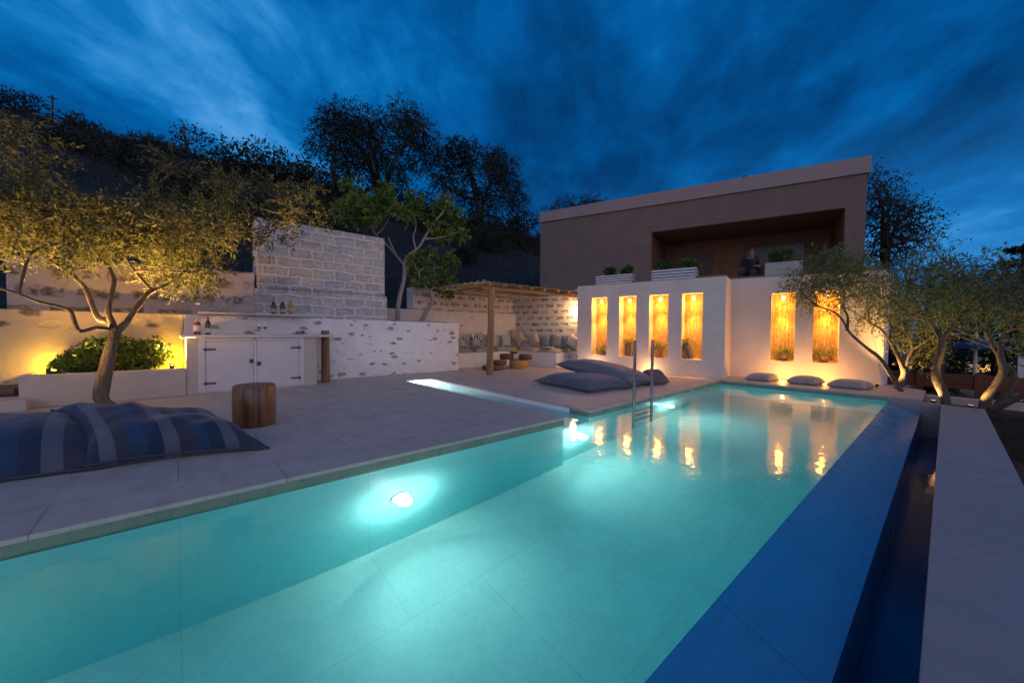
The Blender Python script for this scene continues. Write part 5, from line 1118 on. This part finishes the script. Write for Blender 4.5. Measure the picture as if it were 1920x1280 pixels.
b = MB(); b.box(p[0]-.32, p[0]+.32, 29.7, 30.25, p[2]+.12, p[2]+.22); b.build('head', m_dark, Sl, bevel=.02)
b = MB(); b.sphere((p[0], 29.9, p[2]+.05), .26, 12, 8, (1, 1, .4)); b.build('lens', glow('sodium_lens', (.75, .95, .06), 5.), Sl, smooth=True)
lamp('street_bulb', 'POINT', (p[0], 29.6, p[2]-.35), 260, (.8, 1., .15), Sl, .2)
# small house with a door right of the lit walls
hx0, hx1 = onY(1659, 600, 16.)[0], onY(1702, 600, 16.)[0]
Hs = thing('garden_house', (hx0, 16, -1.3), 'small bluish house with a dark glazed door beyond the end of the lit wall', 'house')
b = MB(); b.box(hx0-2, hx1, 16.0, 19, -1.6, 2.1); b.build('wall', plain('blue_grey_wall', (.34, .34, .40), (.28, .28, .34), 3, .85), Hs, bevel=.01)
b = MB(); b.box(hx0-2.1, hx1+.12, 15.9, 19.1, 2.10, 2.25); b.build('roof', m_white, Hs, bevel=.01)
dx = onY(1672, 640, 16.)[0]; zt_ = onY(1672, 655, 16.)[2]; b = MB(); b.box(dx-.18, dx+.18, 15.96, 15.998, -1.4, zt_); dd = b.build('door', plain('night_glass', (.012, .02, .04), None, 4, .1), Hs)
b = MB()
for x in (dx-.22, dx+.18): b.box(x, x+.04, 15.93, 15.997, -1.4, zt_+.04)
b.box(dx-.18, dx+.18, 15.93, 15.955, zt_*.5-.7, zt_*.5-.66); b.build('frame', m_white, dd)
gx = onY(1880, 690, 40.); Gh = thing('far_house', (gx[0], 40, gx[2]-1), 'distant pale house with a warm lit window at the right', 'house')
b = MB(); b.box(gx[0]-3, gx[0]+3.5, 40, 46, gx[2]-1.5, gx[2]+.6); b.build('wall', m_white, Gh)
b = MB(); b.box(gx[0]-3.2, gx[0]+3.7, 39.8, 46.2, gx[2]+.6, gx[2]+.8); b.build('roof', m_beige, Gh)
b = MB(); b.box(gx[0]-1.4, gx[0]+.2, 39.95, 39.998, gx[2]-.5, gx[2]+.2); b.build('window', glow('lit_window', (1, .5, .15), 1.2), Gh)
# floor lamps at the foot of the lit walls, tree uplights, added sofa fill light
ORG = (1., .52, .14)
def floor_lamp(p, label, power, col=ORG, rad=.04):
    p = np.array(p, float); L = thing('floor_light', p, label, 'floor light', 'recessed floor lights')
    b = MB(); b.lathe([(.055, 0), (.055, .006), (.042, .007)], p, 16); b.build('rim', m_steel, L, smooth=True, angle=30)
    b = MB(); b.lathe([(.040, .0071), (.038, .009)], p, 16); b.build('lens', glow('floor_lens', col, 2.5), L)
    lamp('floor_bulb', 'POINT', p+ZU*.09, power, col, L, rad)
floor_lamp(F2(-1.72, -.42, .001), 'small recessed floor light behind the left and middle bench cushions', 20, (1., .44, .09))
floor_lamp(F2(-.98, -.42, .001), 'small recessed floor light behind the middle and right bench cushions', 20, (1., .44, .09))
floor_lamp(F1(-1.7, -.20, .001), 'small recessed floor light at the wall foot behind the mauve pillow', 9, (1, .55, .2))
floor_lamp(F1(-3.2, -.25, .001), 'small recessed floor light at the left foot of the four-niche wall', 9., (1., .66, .40))
wl = F1(-3.82, .30, 1.70); Wl = thing('sofa_fill_light', wl, 'added unseen fill light on the hidden end of the four-niche wall, lighting the sofa corner', 'wall light')  # invented lamp out of view, brightens the sofa corner
b = MB(); b.obox(wl - D12*.03, (D12, N12, ZU), (.03, .05, .08)); b.build('housing', m_dark, Wl, bevel=.004)
b = MB(); b.obox(wl - D12*.064, (D12, N12, ZU), (.004, .035, .055)); b.build('lens', glow('sofa_fill_lens', (1, .62, .30), 4.), Wl)
lamp('sofa_fill_bulb', 'POINT', wl - D12*.22, 30, (1, .60, .28), Wl, .05)
spot_fixture((-7.15, -2.35, .0), 'added off-frame olive uplight on the deck beyond the left edge of the flat bean bag', (-7.5, -.7, 2.2), 330, (1., .50, .13), 95, 'tree spotlights', rad=.06, bulb=2.5)  # added out of view to brighten the crown and trunk rim
spot_fixture((-8.24, -1.30, .40), 'olive uplight at the front left corner of the planter', (-7.45, -.85, 2.3), 1300, (1., .52, .14), 100, 'tree spotlights', rad=.06, bulb=2.5)
spot_fixture((-8.24, -.06, .40), 'olive uplight at the front right corner of the planter', (-7.75, .30, 2.4), 1300, (1., .52, .14), 100, 'tree spotlights', rad=.06, bulb=2.5)
spot_fixture((-.9, 10.55, .0), 'garden spotlight on the ledge beside the forked olive', (-.35, 10.75, 1.3), 200, (1., .55, .16), 120, 'tree spotlights', bulb=2.5)
spot_fixture((-.12, 9.80, -.14), 'garden spotlight in the bed left of the tall olive trunk', (-.05, 9.95, 1.7), 60, (1., .58, .18), 110, 'tree spotlights', bulb=2.5)
spot_fixture((.28, 9.62, -.14), 'garden spotlight in the bed left of the many-stemmed olive', (.55, 9.85, 1.5), 50, (1., .55, .16), 110, 'tree spotlights', bulb=2.5)
# the last daylight: one weak, very soft sun low behind the camera
sl = bpy.data.lights.new('sun', 'SUN'); sl.energy = .10; sl.angle = R(25); sl.color = (1, .78, .72); so = bpy.data.objects.new('sun', sl); COL.objects.link(so)
so.rotation_euler = (R(72), 0, R(60))
